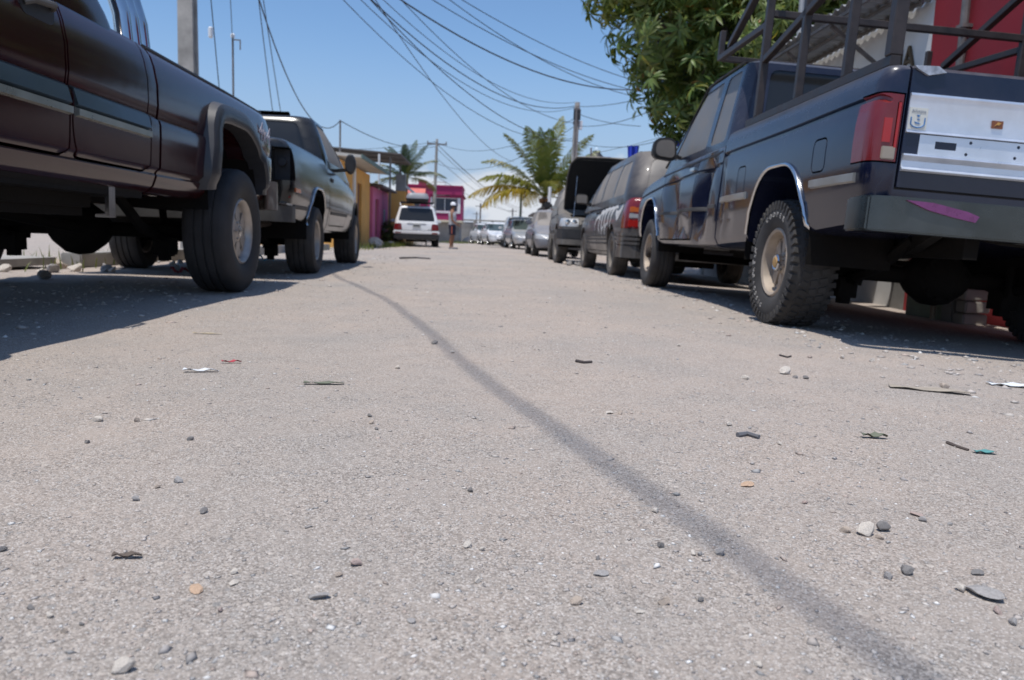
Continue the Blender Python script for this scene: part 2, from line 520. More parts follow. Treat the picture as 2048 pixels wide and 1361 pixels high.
# ------------------------------------------------------------------ ground
def build_ground():
    def axis(lo, hi, fine_lo, fine_hi, step):
        a = list(np.arange(fine_lo, fine_hi + 1e-6, step))
        s = step
        while a[-1] < hi: s *= 1.35; a.append(min(hi, a[-1] + s))
        s = step
        while a[0] > lo: s *= 1.35; a.insert(0, max(lo, a[0] - s))
        return np.array(a)
    xs = axis(-900, 900, -4.5, 4.5, .09); ys = axis(-60, 1500, .3, 9., .09)
    X, Y = np.meshgrid(xs, ys)
    Z = np.vectorize(gz)(X)
    # tyre-worn unevenness
    ph = rng.uniform(0, 6.28, (14, 2)); fr = rng.uniform(1.2, 13, 14); an = rng.uniform(0, PI, 14)
    for i in range(14):
        Z += .0042 / (fr[i] ** .75) * np.sin(fr[i] * (X * math.cos(an[i]) + Y * math.sin(an[i])) + ph[i, 0]) * np.clip(1.3 - np.hypot(X, Y - 5) / 60, 0, 1)
    nx, ny = len(xs), len(ys)
    me = bpy.data.meshes.new('ground')
    vs = np.stack([X, Y, Z], -1).reshape(-1, 3)
    idx = np.arange(nx * ny).reshape(ny, nx)
    q = np.stack([idx[:-1, :-1], idx[:-1, 1:], idx[1:, 1:], idx[1:, :-1]], -1).reshape(-1, 4)
    me.from_pydata(vs.tolist(), [], q.tolist()); me.update()
    o = mk('ground', me, M['ground'], None, 60)
    struct(o)
    return BVHTree.FromPolygons(vs.tolist(), q.tolist())
GB = build_ground()
def gh(x, y):
    r = GB.ray_cast(Vector((x, y, 5)), Vector((0, 0, -1)))
    return r[0].z if r[0] else 0.

# stone shapes
def stone_mesh(seed, flat=.7, ico=2):
    rs = np.random.default_rng(seed)
    bm = bmesh.new(); bmesh.ops.create_icosphere(bm, subdivisions=ico, radius=.5)
    pl = [(Vector(rs.normal(size=3)).normalized(), rs.uniform(.20, .40)) for _ in range(11)]
    for v in bm.verts:
        for n, d in pl:
            t = v.co.dot(n) - d
            if t > 0: v.co -= n * t
        v.co += Vector(rs.normal(size=3)) * .007
        v.co.z *= flat
        v.co.y *= .8
    me = bpy.data.meshes.new('stone'); bm.to_mesh(me); bm.free()
    return me
def stone_mat(name, col):
    return plain(name, col, .9, 0, .22, 18, .4, 90)
SM = [stone_mat('stone_grey', (.36, .34, .325)), stone_mat('stone_dark', (.225, .21, .20)), stone_mat('stone_pale', (.60, .54, .47)),
      stone_mat('stone_tan', (.46, .38, .31)), stone_mat('stone_orange', (.55, .38, .26)), stone_mat('stone_pink', (.44, .34, .30))]

def gravel(name, n, smin, smax, region, seed, label):
    """thousands of loose chips as one mesh; region gives points (x,y)"""
    rs = np.random.default_rng(seed)
    P = region(rs, n); n = len(P)
    base = np.array([(1, 0, 0), (-1, 0, 0), (0, 1, 0), (0, -1, 0), (0, 0, 1), (0, 0, -1)], float) * .5
    tri = np.array([(4, 0, 2), (4, 2, 1), (4, 1, 3), (4, 3, 0), (5, 2, 0), (5, 1, 2), (5, 3, 1), (5, 0, 3)])
    sz = smin * (smax / smin) ** (rs.random(n) ** 2.2)
    V = np.repeat(base[None], n, 0) * (1 + rs.normal(size=(n, 6, 3)) * .28)
    V += rs.normal(size=(n, 6, 3)) * .09
    a = rs.uniform(0, 2 * PI, n); c, s = np.cos(a), np.sin(a)
    V *= np.stack([sz * rs.uniform(.8, 1.25, n), sz * rs.uniform(.6, 1, n), sz * rs.uniform(.22, .48, n)], -1)[:, None, :]
    x = V[..., 0] * c[:, None] - V[..., 1] * s[:, None]; y = V[..., 0] * s[:, None] + V[..., 1] * c[:, None]
    V[..., 0], V[..., 1] = x + P[:, 0, None], y + P[:, 1, None]
    h = np.array([gh(px, py) for px, py in P])
    V[..., 2] += (h + sz * rs.uniform(-.06, .10, n))[:, None]
    me = bpy.data.meshes.new(name)
    F = (tri[None] + np.arange(n)[:, None, None] * 6).reshape(-1)
    me.vertices.add(n * 6); me.vertices.foreach_set('co', V.reshape(-1))
    me.loops.add(len(F)); me.loops.foreach_set('vertex_index', F)
    me.polygons.add(n * 8); me.polygons.foreach_set('loop_start', np.arange(n * 8) * 3)
    me.update(calc_edges=True)
    pal = np.array([(.40, .37, .35), (.48, .43, .39), (.34, .33, .32), (.56, .51, .46), (.44, .36, .31), (.20, .19, .19), (.68, .66, .63)])
    k = rs.choice(len(pal), n, p=[.24, .26, .09, .20, .12, .02, .07])
    col = pal[k] * rs.uniform(.8, 1.15, (n, 1))
    at = me.color_attributes.new('Col', 'FLOAT_COLOR', 'POINT')
    at.data.foreach_set('color', np.concatenate([np.repeat(col, 6, 0), np.ones((n * 6, 1))], 1).reshape(-1))
    o = mk(name, me, None, None, 0)
    m, nt, p = new_mat(name + '_chips')
    ca = nd(nt, 'ShaderNodeVertexColor', layer_name='Col')
    nt.links.new(ca.outputs[0], p.inputs['Base Color']); p.inputs['Roughness'].default_value = .9
    p.inputs['Specular IOR Level'].default_value = .25
    me.materials.append(m)
    o['kind'] = 'stuff'; tag(o, label, 'gravel')
def reg_near(rs, n):
    y = .45 + 5.2 * rs.random(n) ** 1.7
    x = rs.uniform(-1, 1, n) * (.62 + .78 * y)
    # clumps: keep where a coarse random field is high
    f = np.sin(x * 3.1 + 1.3 * np.sin(y * 2.3)) + np.sin(y * 4.1 + 1.7 * np.sin(x * 2.9 + 1)) + rs.normal(size=n) * .9
    k = f > -.45
    return np.stack([x, y], -1)[k]
def reg_edges(rs, n):
    y = rs.uniform(1.8, 16, n)
    s = rs.random(n) < .5
    x = np.where(s, -1.75 + rs.normal(size=n) * .25 - rs.random(n) * .9, 1.6 + rs.normal(size=n) * .2 + rs.random(n) * .8)
    return np.stack([x, y], -1)
def reg_mid(rs, n):
    y = rs.uniform(3.5, 22, n); x = rs.uniform(-1.6, 1.6, n)
    return np.stack([x, y], -1)
gravel('fine_gravel', 120000, .0025, .0090, reg_near, 3, 'fine loose chips scattered over the packed road')
gravel('coarse_gravel', 2200, .009, .022, reg_near, 4, 'coarser pebbles scattered over the packed road')
gravel('edge_gravel', 9000, .008, .045, reg_edges, 5, 'loose gravel and rubble along the parked cars')
gravel('road_gravel', 5000, .008, .028, reg_mid, 6, 'pebbles strewn on the road further off')
# ------------------------------------------------------------------ vehicle kit
def interp_keys(keys, step=.05):
    k = np.array(keys, float)
    n = max(8, int(round((k[-1, 0] - k[0, 0]) / step)))
    ys = np.unique(np.concatenate([np.linspace(k[0, 0], k[-1, 0], n), k[:, 0]]))
    ys = ys[np.concatenate([[True], np.diff(ys) > .008])]
    return np.stack([ys] + [pchip(k[:, 0], k[:, i], ys) for i in range(1, k.shape[1])], -1)
def y_loft(keys, prof, step=.05, deform=None):
    """lower body: keys (y, half width, z bottom, z top); prof (width fraction, height fraction) from floor centre to top centre"""
    rings = []
    for y, w, zb, zt in interp_keys(keys, step):
        half = [(a * w, zb + b * (zt - zb)) for a, b in prof]
        ring = [(x, y, z) for x, z in half] + [(-x, y, z) for x, z in reversed(half[1:-1])]
        if deform: ring = [deform(*p) for p in ring]
        rings.append(ring)
    return MB().rings(rings).mesh()
def rrect(w, y0, y1, r, z, nc=5, ns=7):
    pts = []
    r = min(r, w * .9, (y1 - y0) * .45)
    for cx, cy, a0 in ((w - r, y1 - r, 0), (-w + r, y1 - r, 90), (-w + r, y0 + r, 180), (w - r, y0 + r, 270)):
        for k in range(nc + 1):
            a = R(a0 + 90 * k / nc); pts.append((cx + r * math.cos(a), cy + r * math.sin(a)))
    out = []
    m = len(pts)
    for i in range(m):
        p, q = pts[i], pts[(i + 1) % m]
        out.append((p[0], p[1], z))
        if (i + 1) % (nc + 1) == 0:
            for k in range(1, ns): t = k / ns; out.append((p[0] + (q[0] - p[0]) * t, p[1] + (q[1] - p[1]) * t, z))
    return out
def z_loft(keys, inset=0., crown=.02, n=14):
    """greenhouse: keys (z, y rear, y front, half width, corner radius); rounded roof on top"""
    k = np.array(keys, float)
    zs = np.unique(np.concatenate([np.linspace(k[0, 0], k[-1, 0], n), k[:, 0]]))
    v = [pchip(k[:, 0], k[:, i], zs) for i in range(1, 5)]
    rings = [rrect(v[2][i] - inset, v[0][i] + inset, v[1][i] - inset, v[3][i], zs[i]) for i in range(len(zs))]
    y0, y1, w, r = [a[-1] for a in v]; z = zs[-1]
    for t, dz in ((.02, .018), (.055, .032), (.11, .042), (.2, .05), (.35, .05 + crown * .6), (.5, .05 + crown)):
        tt = min(t, w * .7)
        rings.append(rrect(w - tt - inset, y0 + tt * 1.3 + inset, y1 - tt * 1.3 - inset, r, z + dz - inset))
    return MB().rings(rings).mesh()
def prism_mesh(poly, axis, a, b): return MB().prism(poly, axis, a, b).mesh()
def bvh_of(me):
    return BVHTree.FromPolygons([v.co.copy() for v in me.vertices], [tuple(p.vertices) for p in me.polygons])
def sx(bvh, y, z, side, default=.95):
    r = bvh.ray_cast(Vector((side * 3, y, z)), Vector((-side, 0, 0)))
    return r[0].x if r[0] else side * default
def sy(bvh, x, z, side, default=0):
    r = bvh.ray_cast(Vector((x, side * 8, z)), Vector((0, -side, 0)))
    return r[0].y if r[0] else default
def side_strip(name, m, parent, bvh, side, y0, y1, z0, z1, t=.012, step=.08, slope=0., ang=35):
    """moulding that follows the body side"""
    n = max(2, int(abs(y1 - y0) / step))
    rings = []
    for i in range(n + 1):
        y = y0 + (y1 - y0) * i / n; dz = slope * (y - y0)
        ra, rb = sx(bvh, y, z0 + dz, side), sx(bvh, y, z1 + dz, side)
        rings.append([(ra - side * .004, y, z0 + dz), (ra + side * t, y, z0 + dz + .15 * (z1 - z0)), (rb + side * t, y, z1 + dz - .15 * (z1 - z0)), (rb - side * .004, y, z1 + dz)])
    return MB().rings(rings).build(name, m, parent, ang)
def arc_pts(cy, cz, r, a0, a1, n): return [(cy + r * math.cos(R(a0 + (a1 - a0) * i / n)), cz + r * math.sin(R(a0 + (a1 - a0) * i / n))) for i in range(n + 1)]
def arch_poly(cy, top, half_b, half_t, bottom, r=.16):
    """wheel opening outline in (y,z)"""
    return round_poly([(cy - half_b, bottom), (cy + half_b, bottom), (cy + half_b * 1.0, (bottom + top) * .5), (cy + half_t, top), (cy - half_t, top), (cy - half_b * 1.0, (bottom + top) * .5)], r, 6)

def make_tyre(rad, w, rim_r, lugs=0, seed=0):
    b = MB(); h = w / 2; sh = rad - .012
    prof = [(-h * .72, rim_r - .004), (-h * .86, rim_r + .012), (-h * 1.0, rim_r + (rad - rim_r) * .42), (-h * .99, rim_r + (rad - rim_r) * .62), (-h * .90, rim_r + (rad - rim_r) * .86), (-h * .80, rad - .014), (-h * .68, sh + .006),
            (0, sh + .010), (h * .68, sh + .006), (h * .80, rad - .014), (h * .90, rim_r + (rad - rim_r) * .86), (h * .99, rim_r + (rad - rim_r) * .62), (h * 1.0, rim_r + (rad - rim_r) * .42), (h * .86, rim_r + .012), (h * .72, rim_r - .004), (h * .4, rim_r - .02), (-h * .4, rim_r - .02)]
    if not lugs:
        # ribs and circumferential grooves
        tread = []
        for a, c in ((-.66, 0), (-.42, 0), (-.40, -.009), (-.34, -.009), (-.32, 0), (-.06, 0), (-.04, -.009), (.04, -.009), (.06, 0), (.32, 0), (.34, -.009), (.40, -.009), (.42, 0), (.66, 0)):
            tread.append((h * a, rad - .003 + c - .006 * a * a))
        prof = prof[:6] + tread + prof[9:]
    b.lathe(prof, 56, 'x', closed=True)
    if lugs:
        rs = np.random.default_rng(seed)
        for k in range(lugs):
            t0 = 2 * PI * k / lugs
            for (u, off, du, lt, tw) in ((-.86, 0, .26, .62, .25), (.86, .5, .26, .62, -.25), (-.42, .45, .30, .66, .5), (.42, .95, .30, .66, -.5), (0, .2, .26, .62, .35)):
                t = t0 + off * 2 * PI / lugs
                ln = 2 * PI * rad / lugs * lt
                rr = rad - (.016 if abs(u) > .8 else .004)
                m = Matrix.Rotation(t, 3, 'X') @ Matrix.Rotation(tw * .6, 3, 'Z')
                m2 = Matrix.Rotation(t, 3, 'X')
                c = m2 @ Vector((u * h, 0, rr - .004))
                b.box(c, (du * w * .62, ln, .022), m, .9)
                if abs(u) > .8:
                    # shoulder lug running down the sidewall
                    c2 = m2 @ Vector((u / .86 * h * .955, 0, rr - .026))
                    b.box(c2, (.016, ln * .8, .036), m2)
    return b.mesh()
def make_rim(rr, w, n, style, dish=.0):
    """n spokes; outer face towards +x"""
    b = MB(); h = w / 2
    # barrel and lip
    b.lathe([(h * .80, rr + .004), (h * .86, rr - .006), (h * .80, rr - .020), (h * .30 - dish, rr - .035), (-h * .7, rr - .03), (-h * .7, rr - .022), (h * .3, rr - .022), (h * .7, rr - .004)], 40, 'x', closed=True)
    x0 = h * .30 - dish
    hub = rr * .36
    b.lathe([(x0 + .030, 0.001), (x0 + .030, hub * .55), (x0 + .012, hub), (x0 - .015, hub), (x0 - .015, .001)], 32, 'x')
    b.lathe([(x0 + .004, rr * .74), (x0 + .008, rr * .80), (x0 + .004, rr - .03), (x0 - .012, rr - .03), (x0 - .012, rr * .74)], 40, 'x', closed=True)
    for k in range(n):
        t = 2 * PI * k / n; m = Matrix.Rotation(t, 3, 'X')
        if style == 'steel': wd0, wd1 = .5 * 2 * PI * hub / n * 1.25, .62 * 2 * PI * rr * .78 / n
        elif style == 'alloy': wd0, wd1 = .9 * 2 * PI * hub / n, .60 * 2 * PI * rr * .78 / n
        else: wd0, wd1 = .75 * 2 * PI * hub / n, .30 * 2 * PI * rr * .78 / n
        r0, r1 = hub * .9, rr * .80
        vs = []
        for xx in (x0 - .012, x0 + .014):
            for r_, wd in ((r0, wd0), (r1, wd1)):
                for sg in (-1, 1): vs.append(m @ Vector((xx + (.006 if r_ == r0 and xx > x0 else 0), sg * wd / 2, r_)))
        b.add(vs, [(0, 1, 3, 2), (4, 6, 7, 5), (0, 4, 5, 1), (2, 3, 7, 6), (0, 2, 6, 4), (1, 5, 7, 3)])
    # bolt heads
    for k in range(5 if n != 6 else 6):
        t = 2 * PI * (k + .5) / (5 if n != 6 else 6); m = Matrix.Rotation(t, 3, 'X')
        c = m @ Vector((x0 + .012, 0, hub * .72))
        b.lathe([(-.004, .009), (.018, .009), (.02, .006)], 6, 'x', c)
    return b.mesh(), x0
def make_drum(rr, x0):
    return MB().lathe([(x0 - .03, .001), (x0 - .03, rr * .78), (x0 - .09, rr * .8), (x0 - .09, .001)], 28, 'x').mesh()
_wheel_cache = {}
def wheel(parent, x, y, side, rad, w, rim_r, spokes=8, style='steel', tyre_m='rubber', rim_m='rim_tan', lugs=0, cap=None, steer=0., z=None, dish=0., label=None, sink=.006):
    key = (rad, w, rim_r, spokes, style, lugs, dish)
    if key not in _wheel_cache:
        rim, x0 = make_rim(rim_r, w, spokes, style, dish)
        _wheel_cache[key] = (make_tyre(rad, w, rim_r, lugs), rim, make_drum(rim_r, x0), x0)
    ty, rm, dr, x0 = _wheel_cache[key]
    e = empty('wheel', (x, y, rad - sink if z is None else z), (0, 0, (0 if side > 0 else PI) + steer), parent)
    if label: e['label'] = label
    def inst(name, me, m):
        c = me.copy(); return mk(name, c, m, e, 40)
    inst('tyre', ty, M[tyre_m]); inst('rim', rm, M[rim_m]); inst('brake_drum', dr, M['under'])
    if cap == 'chrome':
        MB().lathe([(x0, .052), (x0 + .055, .050), (x0 + .062, .044), (x0 + .058, .036), (x0 + .058, .001)], 28, 'x').build('hub_cap', M['chrome'], e)
        MB().lathe([(x0 + .06, .034), (x0 + .066, .030), (x0 + .068, .001)], 20, 'x').build('hub_cap_centre', plain('ochre_cap_centre', (.45, .27, .10), .6), e)
    elif cap == 'rusty':
        MB().lathe([(x0, .060), (x0 + .07, .055), (x0 + .085, .04), (x0 + .085, .001)], 24, 'x').build('hub_cap', M['rusty'], e)
    elif cap == 'small':
        MB().lathe([(x0, .04), (x0 + .034, .036), (x0 + .04, .001)], 20, 'x').build('hub_cap', M['dull_chrome'], e)
    return e
def liner(parent, cy, hw, r_in, top, side, depth=.36):
    """dark inner wheel housing"""
    b = MB()
    pts = arc_pts(cy, top - r_in, r_in, -10, 190, 14)
    ring0 = [(side * (hw - .03), p[0], p[1]) for p in pts]; ring1 = [(side * (hw - depth), p[0], p[1]) for p in pts]
    vs = ring0 + ring1; n = len(pts); fs = [(i, i + 1, n + i + 1, n + i) for i in range(n - 1)]
    fs.append(tuple(range(n, 2 * n)))
    b.add(vs, fs)
    return b.build('wheel_liner', M['under'], parent)
def arch_trim(name, m, parent, bvh, side, poly_pts, r=.014, out=.006):
    pts = [(sx(bvh, y, z, side) + side * out, y, z) for y, z in poly_pts]
    return MB().tube(pts, r, 8).build(name, m, parent, 50)
def glue(parts): pass
def vehicle(name, loc, rot, keys, prof, m, cabkeys=None, cuts=(), parts=(), windows=(), cabm=None, step=.05, deform=None, crown=.02, cabname='cab'):
    """root empty + body with recessed panel gaps + greenhouse; parts: (name, axis, poly, a, b, material, gap)"""
    root = empty(name, loc, rot)
    low = y_loft(keys, prof, step, deform)
    bv = bvh_of(low)
    ops = [('DIFFERENCE', c) for c in cuts]
    P = {}
    for (pn, ax, poly, a, b, pm, gap) in parts:
        me = boolean(low, [('INTERSECT', prism_mesh(grow(poly, -gap / 2), ax, a, b))] + [('DIFFERENCE', c.copy()) for c in cuts])
        P.setdefault(pn, []).append(mk(pn, me, M[pm] if isinstance(pm, str) else pm, root))
        ops.append(('DIFFERENCE', prism_mesh(grow(poly, gap / 2), ax, a, b)))
    body = mk('body', boolean(low, ops) if ops else low, m, root)
    P['body'] = [body]
    cb = None
    if cabkeys:
        full = z_loft(cabkeys, 0, crown); ins = z_loft(cabkeys, .007, crown)
        cb = bvh_of(full)
        ops = []
        for (pn, ax, poly, a, b, pm) in windows:
            w = boolean(ins, [('INTERSECT', prism_mesh(poly, ax, a, b))])
            P.setdefault(pn, []).append(mk(pn, w, M[pm], root))
            ops.append(('DIFFERENCE', prism_mesh(grow(poly, .002), ax, a, b)))
        P['cab'] = [mk(cabname, boolean(full, ops) if ops else full, cabm or m, root)]
    return root, bv, cb, P

def underbody(root, wb, hw, rad, zf=.52, y0=-1., y1=4.3, diff=.17, dx=.05, gap=None):
    for s in (-1, 1):
        MB().bbox(s * .40, s * .47, y0, y1, zf - .07, zf + .05).build('frame_rail', M['under'], root)
    z = rad - .02
    b = MB().tube([(-hw + .22, 0, z), (-.2, 0, z), (.2, 0, z), (hw - .22, 0, z)], .048, 12)
    b.lathe([(-.20, .05), (-.15, diff * .62), (-.06, diff * .96), (.02, diff), (.08, diff * .93), (.16, diff * .6), (.21, .05)], 20, 'x', (dx, 0, z))
    b.lathe([(-.13, diff * .55), (-.11, diff * .82), (0, diff * .86)], 14, 'y', (dx, 0, z))
    for k in range(10):
        t = 2 * PI * k / 10
        b.lathe([(-.135, .010), (-.118, .010)], 6, 'y', (dx + diff * .72 * math.cos(t), 0, z + diff * .72 * math.sin(t)))
    b.build('rear_axle', M['under'], root)
    for s in (-1, 1):
        MB().tube([(s * .5, -.72, zf + .02), (s * .5, -.35, z + .02), (s * .5, 0, z - .055), (s * .5, .35, z + .02), (s * .5, .7, zf)], .034, 6).build('leaf_spring', M['under'], root)
        MB().bbox(s * .45, s * .56, -.07, .07, z - .16, z - .04).bbox(s * .47, s * .53, -.04, .03, z - .20, z - .15).build('spring_plate', M['under'], root)
        MB().tube([(s * .42, -.12, zf + .25), (s * .47, -.10, z - .08)], .026, 8).build('shock_absorber', M['under'], root)
    MB().tube([(0, .1, z), (0, wb * .6, zf - .03)], .04, 10).build('drive_shaft', M['under'], root)
    MB().tube([(-.62, wb, z), (.62, wb, z)], .045, 10).build('front_axle', M['under'], root)
    MB().bbox(-.3, .3, wb * .52, wb * .82, zf - .14, zf + .06).build('transmission', M['under'], root, bevel=.04)
    MB().tube([(.28, wb * .5, zf - .08), (.3, .75, zf - .10), (.52, .3, zf + .10), (.6, -.5, zf + .02), (.62, -1.0, zf)], .03, 8).build('exhaust_pipe', M['rusty'], root)

# ------------------------------------------------------------------ dark blue pickup with rack, right
M['blue_paint'] = paint('dark_blue_paint', (.003, .007, .030), .46, .15, .1, (.22, .21, .205), .10, .18, .16)
def blue_pickup():
    root_loc = (2.68, 4.72, gz(1.7) - .05); root_rot = (0, .05, 0)
    keys = [(-1.13, .955, .60, 1.285), (-1.115, .98, .59, 1.30), (-1.07, .996, .585, 1.31), (-.6, 1.0, .55, 1.31), (0, 1.0, .5, 1.31), (1.1, 1.0, .46, 1.31), (1.19, 1.0, .455, 1.31), (1.25, 1.0, .45, 1.235), (2, 1.0, .45, 1.22), (3.1, 1.0, .455, 1.19), (3.5, 1.0, .47, 1.16), (4.3, .985, .52, 1.09), (4.5, .96, .55, 1.05), (4.6, .91, .6, 1.0)]
    prof = [(0, 0), (.5, 0), (.90, 0), (.955, .02), (.982, .08), (.988, .22), (.994, .235), (1.0, .40), (1.002, .52), (1.0, .64), (.993, .73), (.986, .772), (.964, .782), (.964, .802), (.982, .816), (.976, .90), (.958, .97), (.935, .993), (.90, 1.0), (.45, 1), (0, 1)]
    def dents(x, y, z):
        if x < -.6:
            d = 0
            for yc, zc, wy, wz, dep, sk in ((2.72, .80, .34, .34, .085, .35), (1.68, .84, .26, .36, .10, -.25), (2.3, .62, .25, .12, .03, .1), (1.15, .85, .12, .3, .03, .2), (.95, .7, .16, .14, .02, 0.)):
                u = abs(y - yc - sk * (z - zc)) / wy; v = abs(z - zc) / wz
                if u < 1 and v < 1: d = max(d, dep * (1 - u) * (1 - v * v))
            x += d
        return (x, y, z)
    ar = arch_poly(0, .945, .50, .27, .25, .2); af = arch_poly(3.7, .935, .48, .26, .25, .2)
    cuts = [prism_mesh(p, 'x', s * .5, s * 1.3) for p in (ar, af) for s in (-1, 1)]
    cuts += [MB().bbox(-.80, .80, -1.055, 1.11, .90, 2).mesh(), MB().bbox(-1.3, 1.3, 1.195, 1.218, .2, 2).mesh()]
    tg = [(-.855, .755), (.855, .755), (.855, 1.5), (-.855, 1.5)]
    parts = [('tailgate', 'y', tg, -2, -1.06, M['blue_paint'], .012),
             ('tail_light', 'y', [(-1.2, .868), (-.868, .868), (-.868, 1.175), (-1.2, 1.185)], -2, -.955, 'lens_red', .008),
             ('tail_light', 'y', [(.868, .868), (1.2, .868), (1.2, 1.185), (.868, 1.175)], -2, -.955, 'lens_red', .008),
             ('door', 'x', round_poly([(1.94, .505), (3.16, .505), (3.16, 1.4), (1.94, 1.4)], .03), -1.4, -.72, M['blue_paint'], .014),
             ('door', 'x', round_poly([(1.94, .505), (3.16, .505), (3.16, 1.4), (1.94, 1.4)], .03), .72, 1.4, M['blue_paint'], .014),
             ('fuel_door', 'x', round_poly([(-.66, .86), (-.50, .86), (-.50, 1.03), (-.66, 1.03)], .04), -1.4, -.93, M['blue_paint'], .010),
             ('fuel_door', 'x', round_poly([(.60, .80), (.76, .80), (.76, 1.0), (.60, 1.0)], .04), -1.4, -.93, M['blue_paint'], .010),
             ('hood', 'z', [(-.86, 3.42), (.86, 3.42), (.84, 4.5), (-.84, 4.5)], .95, 2, M['blue_paint'], .010)]
    cabk = [(1.10, 1.25, 3.62, .935, .10), (1.24, 1.255, 3.40, .93, .10), (1.5, 1.29, 3.0, .89, .10), (1.86, 1.34, 2.52, .82, .10)]
    wins = [('door_window', 'x', round_poly([(1.96, 1.275), (3.08, 1.275), (2.55, 1.815), (1.96, 1.825)], .05), s * .45, s * 1.3, 'glass_dusty') for s in (-1, 1)]
    wins += [('quarter_window', 'x', round_poly([(1.43, 1.275), (1.83, 1.275), (1.83, 1.825), (1.49, 1.825)], .05), s * .45, s * 1.3, 'glass_dusty') for s in (-1, 1)]
    wins += [('rear_window', 'y', round_poly([(-.70, 1.33), (.70, 1.33), (.66, 1.81), (-.66, 1.81)], .06), .8, 1.6, 'glass'),
             ('windshield', 'y', round_poly([(-.76, 1.27), (.76, 1.27), (.66, 1.77), (-.66, 1.77)], .06), 2.4, 4.0, 'glass_dusty')]
    root, bv, cb, P = vehicle('pickup_truck', root_loc, root_rot, keys, prof, M['blue_paint'], cabk, cuts, parts, wins, step=.04, deform=dents)
    tag(root, 'dusty dark blue pickup with dented door, silver tailgate and pipe rack on its bed', 'pickup truck')
    P['door'][0]['label'] = 'badly dented dusty blue door'
    # tail light: brighter centre, orange-red strip, dull reverse lamp
    for tl, s in zip(P['tail_light'], (-1, 1)):
        yb = -1.128
        MB().bbox(s * .905, s * .955, yb - .006, yb + .02, .95, 1.07).build('brake_lens', M['lens_bright'], tl, bevel=.006)
        MB().bbox(s * .875, s * .895, yb - .006, yb + .02, .93, 1.14).build('side_lens', M['lens_bright'], tl, bevel=.004)
        MB().bbox(s * .880, s * .945, yb - .008, yb + .02, .880, .938).build('reverse_lens', M['lens_dull'], tl, bevel=.004)
    # silver tailgate panel in three folded strips
    gate = P['tailgate'][0]
    yt = -1.128
    def strip(pts, name, m=M['alu'], x0=-.845, x1=.845):
        return MB().prism(pts, 'x', x0, x1).build(name, m, gate, 25)
    strip([(yt + .02, 1.182), (yt - .012, 1.182), (yt - .014, 1.172), (yt - .008, 1.150), (yt - .010, 1.018), (yt - .016, 1.008), (yt + .02, 1.004)], 'panel_upper')
    # the recessed middle strip with its slots cut through
    mid = MB().bbox(-.775, .845, yt - .006, yt + .01, .914, 1.003).mesh()
    holes = [MB().bbox(-.70, -.60, yt - .05, yt + .05, .944, .978).mesh()]
    for hx, hz in ((-.535, .985), (-.55, .932), (-.31, .985), (-.32, .935), (0, .96), (.3, .985), (.31, .932), (.55, .96)):
        holes.append(MB().lathe([(-.05, .008), (.05, .008)], 8, 'y', (hx, yt, hz)).mesh())
    mid = boolean(mid, [('DIFFERENCE', h) for h in holes])
    mk('panel_middle', mid, M['alu'], gate)
    MB().bbox(-.845, .845, yt - .001, yt + .012, .905, 1.01).build('panel_backing', M['black_plastic'], gate)
    strip([(yt + .02, .912), (yt - .016, .912), (yt - .020, .904), (yt - .006, .882), (yt - .006, .856), (yt - .020, .842), (yt - .012, .834), (yt + .02, .834)], 'panel_lower')
    # sticker and small emblem
    st = MB().bbox(-.842, -.757, yt - .0125, yt - .0095, 1.022, 1.118).build('sticker', plain('sticker_cream', (.66, .66, .60), .5, 0, .05), gate)
    def put_text(t, size, cx, cz, m, par, y):
        me = text_mesh(t, size, .0006)
        o = mk('lettering', me, m, par, 0); o.location = (cx, y, cz); o.rotation_euler = (PI / 2, 0, 0); return o
    blue_ink = plain('blue_ink', (.05, .18, .42), .5)
    put_text('Allstate', .022, -.80, 1.103, plain('grey_ink', (.35, .38, .42), .5), st, yt - .0138)
    emb = MB()
    emb.tube([(-.832, yt - .0135, 1.075), (-.832, yt - .0135, 1.045), (-.82, yt - .0135, 1.034), (-.80, yt - .0135, 1.030), (-.78, yt - .0135, 1.034), (-.768, yt - .0135, 1.045), (-.768, yt - .0135, 1.075)], .0030, 6)
    emb.prism([(-.808, 1.086), (-.792, 1.086), (-.80, 1.076)], 'y', yt - .0145, yt - .0125)
    emb.prism([(-.805, 1.07), (-.79, 1.068), (-.798, 1.062)], 'y', yt - .0145, yt - .0125)
    emb.prism([(-.815, 1.056), (-.787, 1.050), (-.795, 1.046), (-.81, 1.048)], 'y', yt - .0145, yt - .0125)
    emb.build('emblem', blue_ink, st)
    e2 = MB().bbox(-.455, -.405, yt - .016, yt - .008, 1.058, 1.092).build('badge', plain('badge_brown', (.20, .07, .03), .5), gate)
    MB().prism([(-.445, 1.066), (-.43, 1.086), (-.415, 1.082), (-.425, 1.072), (-.435, 1.074)], 'y', yt - .018, yt - .015).build('badge_mark', plain('badge_gold', (.5, .28, .08), .5), e2)
    MB().prism([(-.85, 1.30), (-.74, 1.305), (-.70, 1.28), (-.78, 1.262), (-.83, 1.285)], 'y', yt - .016, yt + .004).build('scuff', plain('scraped_paint', (.42, .45, .50), .5, .3, .4, 30), gate)
    # bumper
    bp = [(-1.0, -.98), (-1.035, -1.2), (-1.02, -1.24), (-.93, -1.285), (-.30, -1.30), (-.285, -1.262), (.285, -1.262), (.30, -1.30), (.93, -1.285), (1.02, -1.24), (1.035, -1.2), (1.0, -.98), (.985, -.98), (.98, -1.17), (.9, -1.2), (-.9, -1.2), (-.98, -1.17), (-.985, -.98)]
    M['bumper'] = plain('scratched_dark_bumper', (.085, .09, .086), .26, .85, .3, 4, .04, 8)
    bump_o = MB().prism(bp, 'z', .548, .705).build('bumper', M['bumper'], root, 30, bevel=.010)
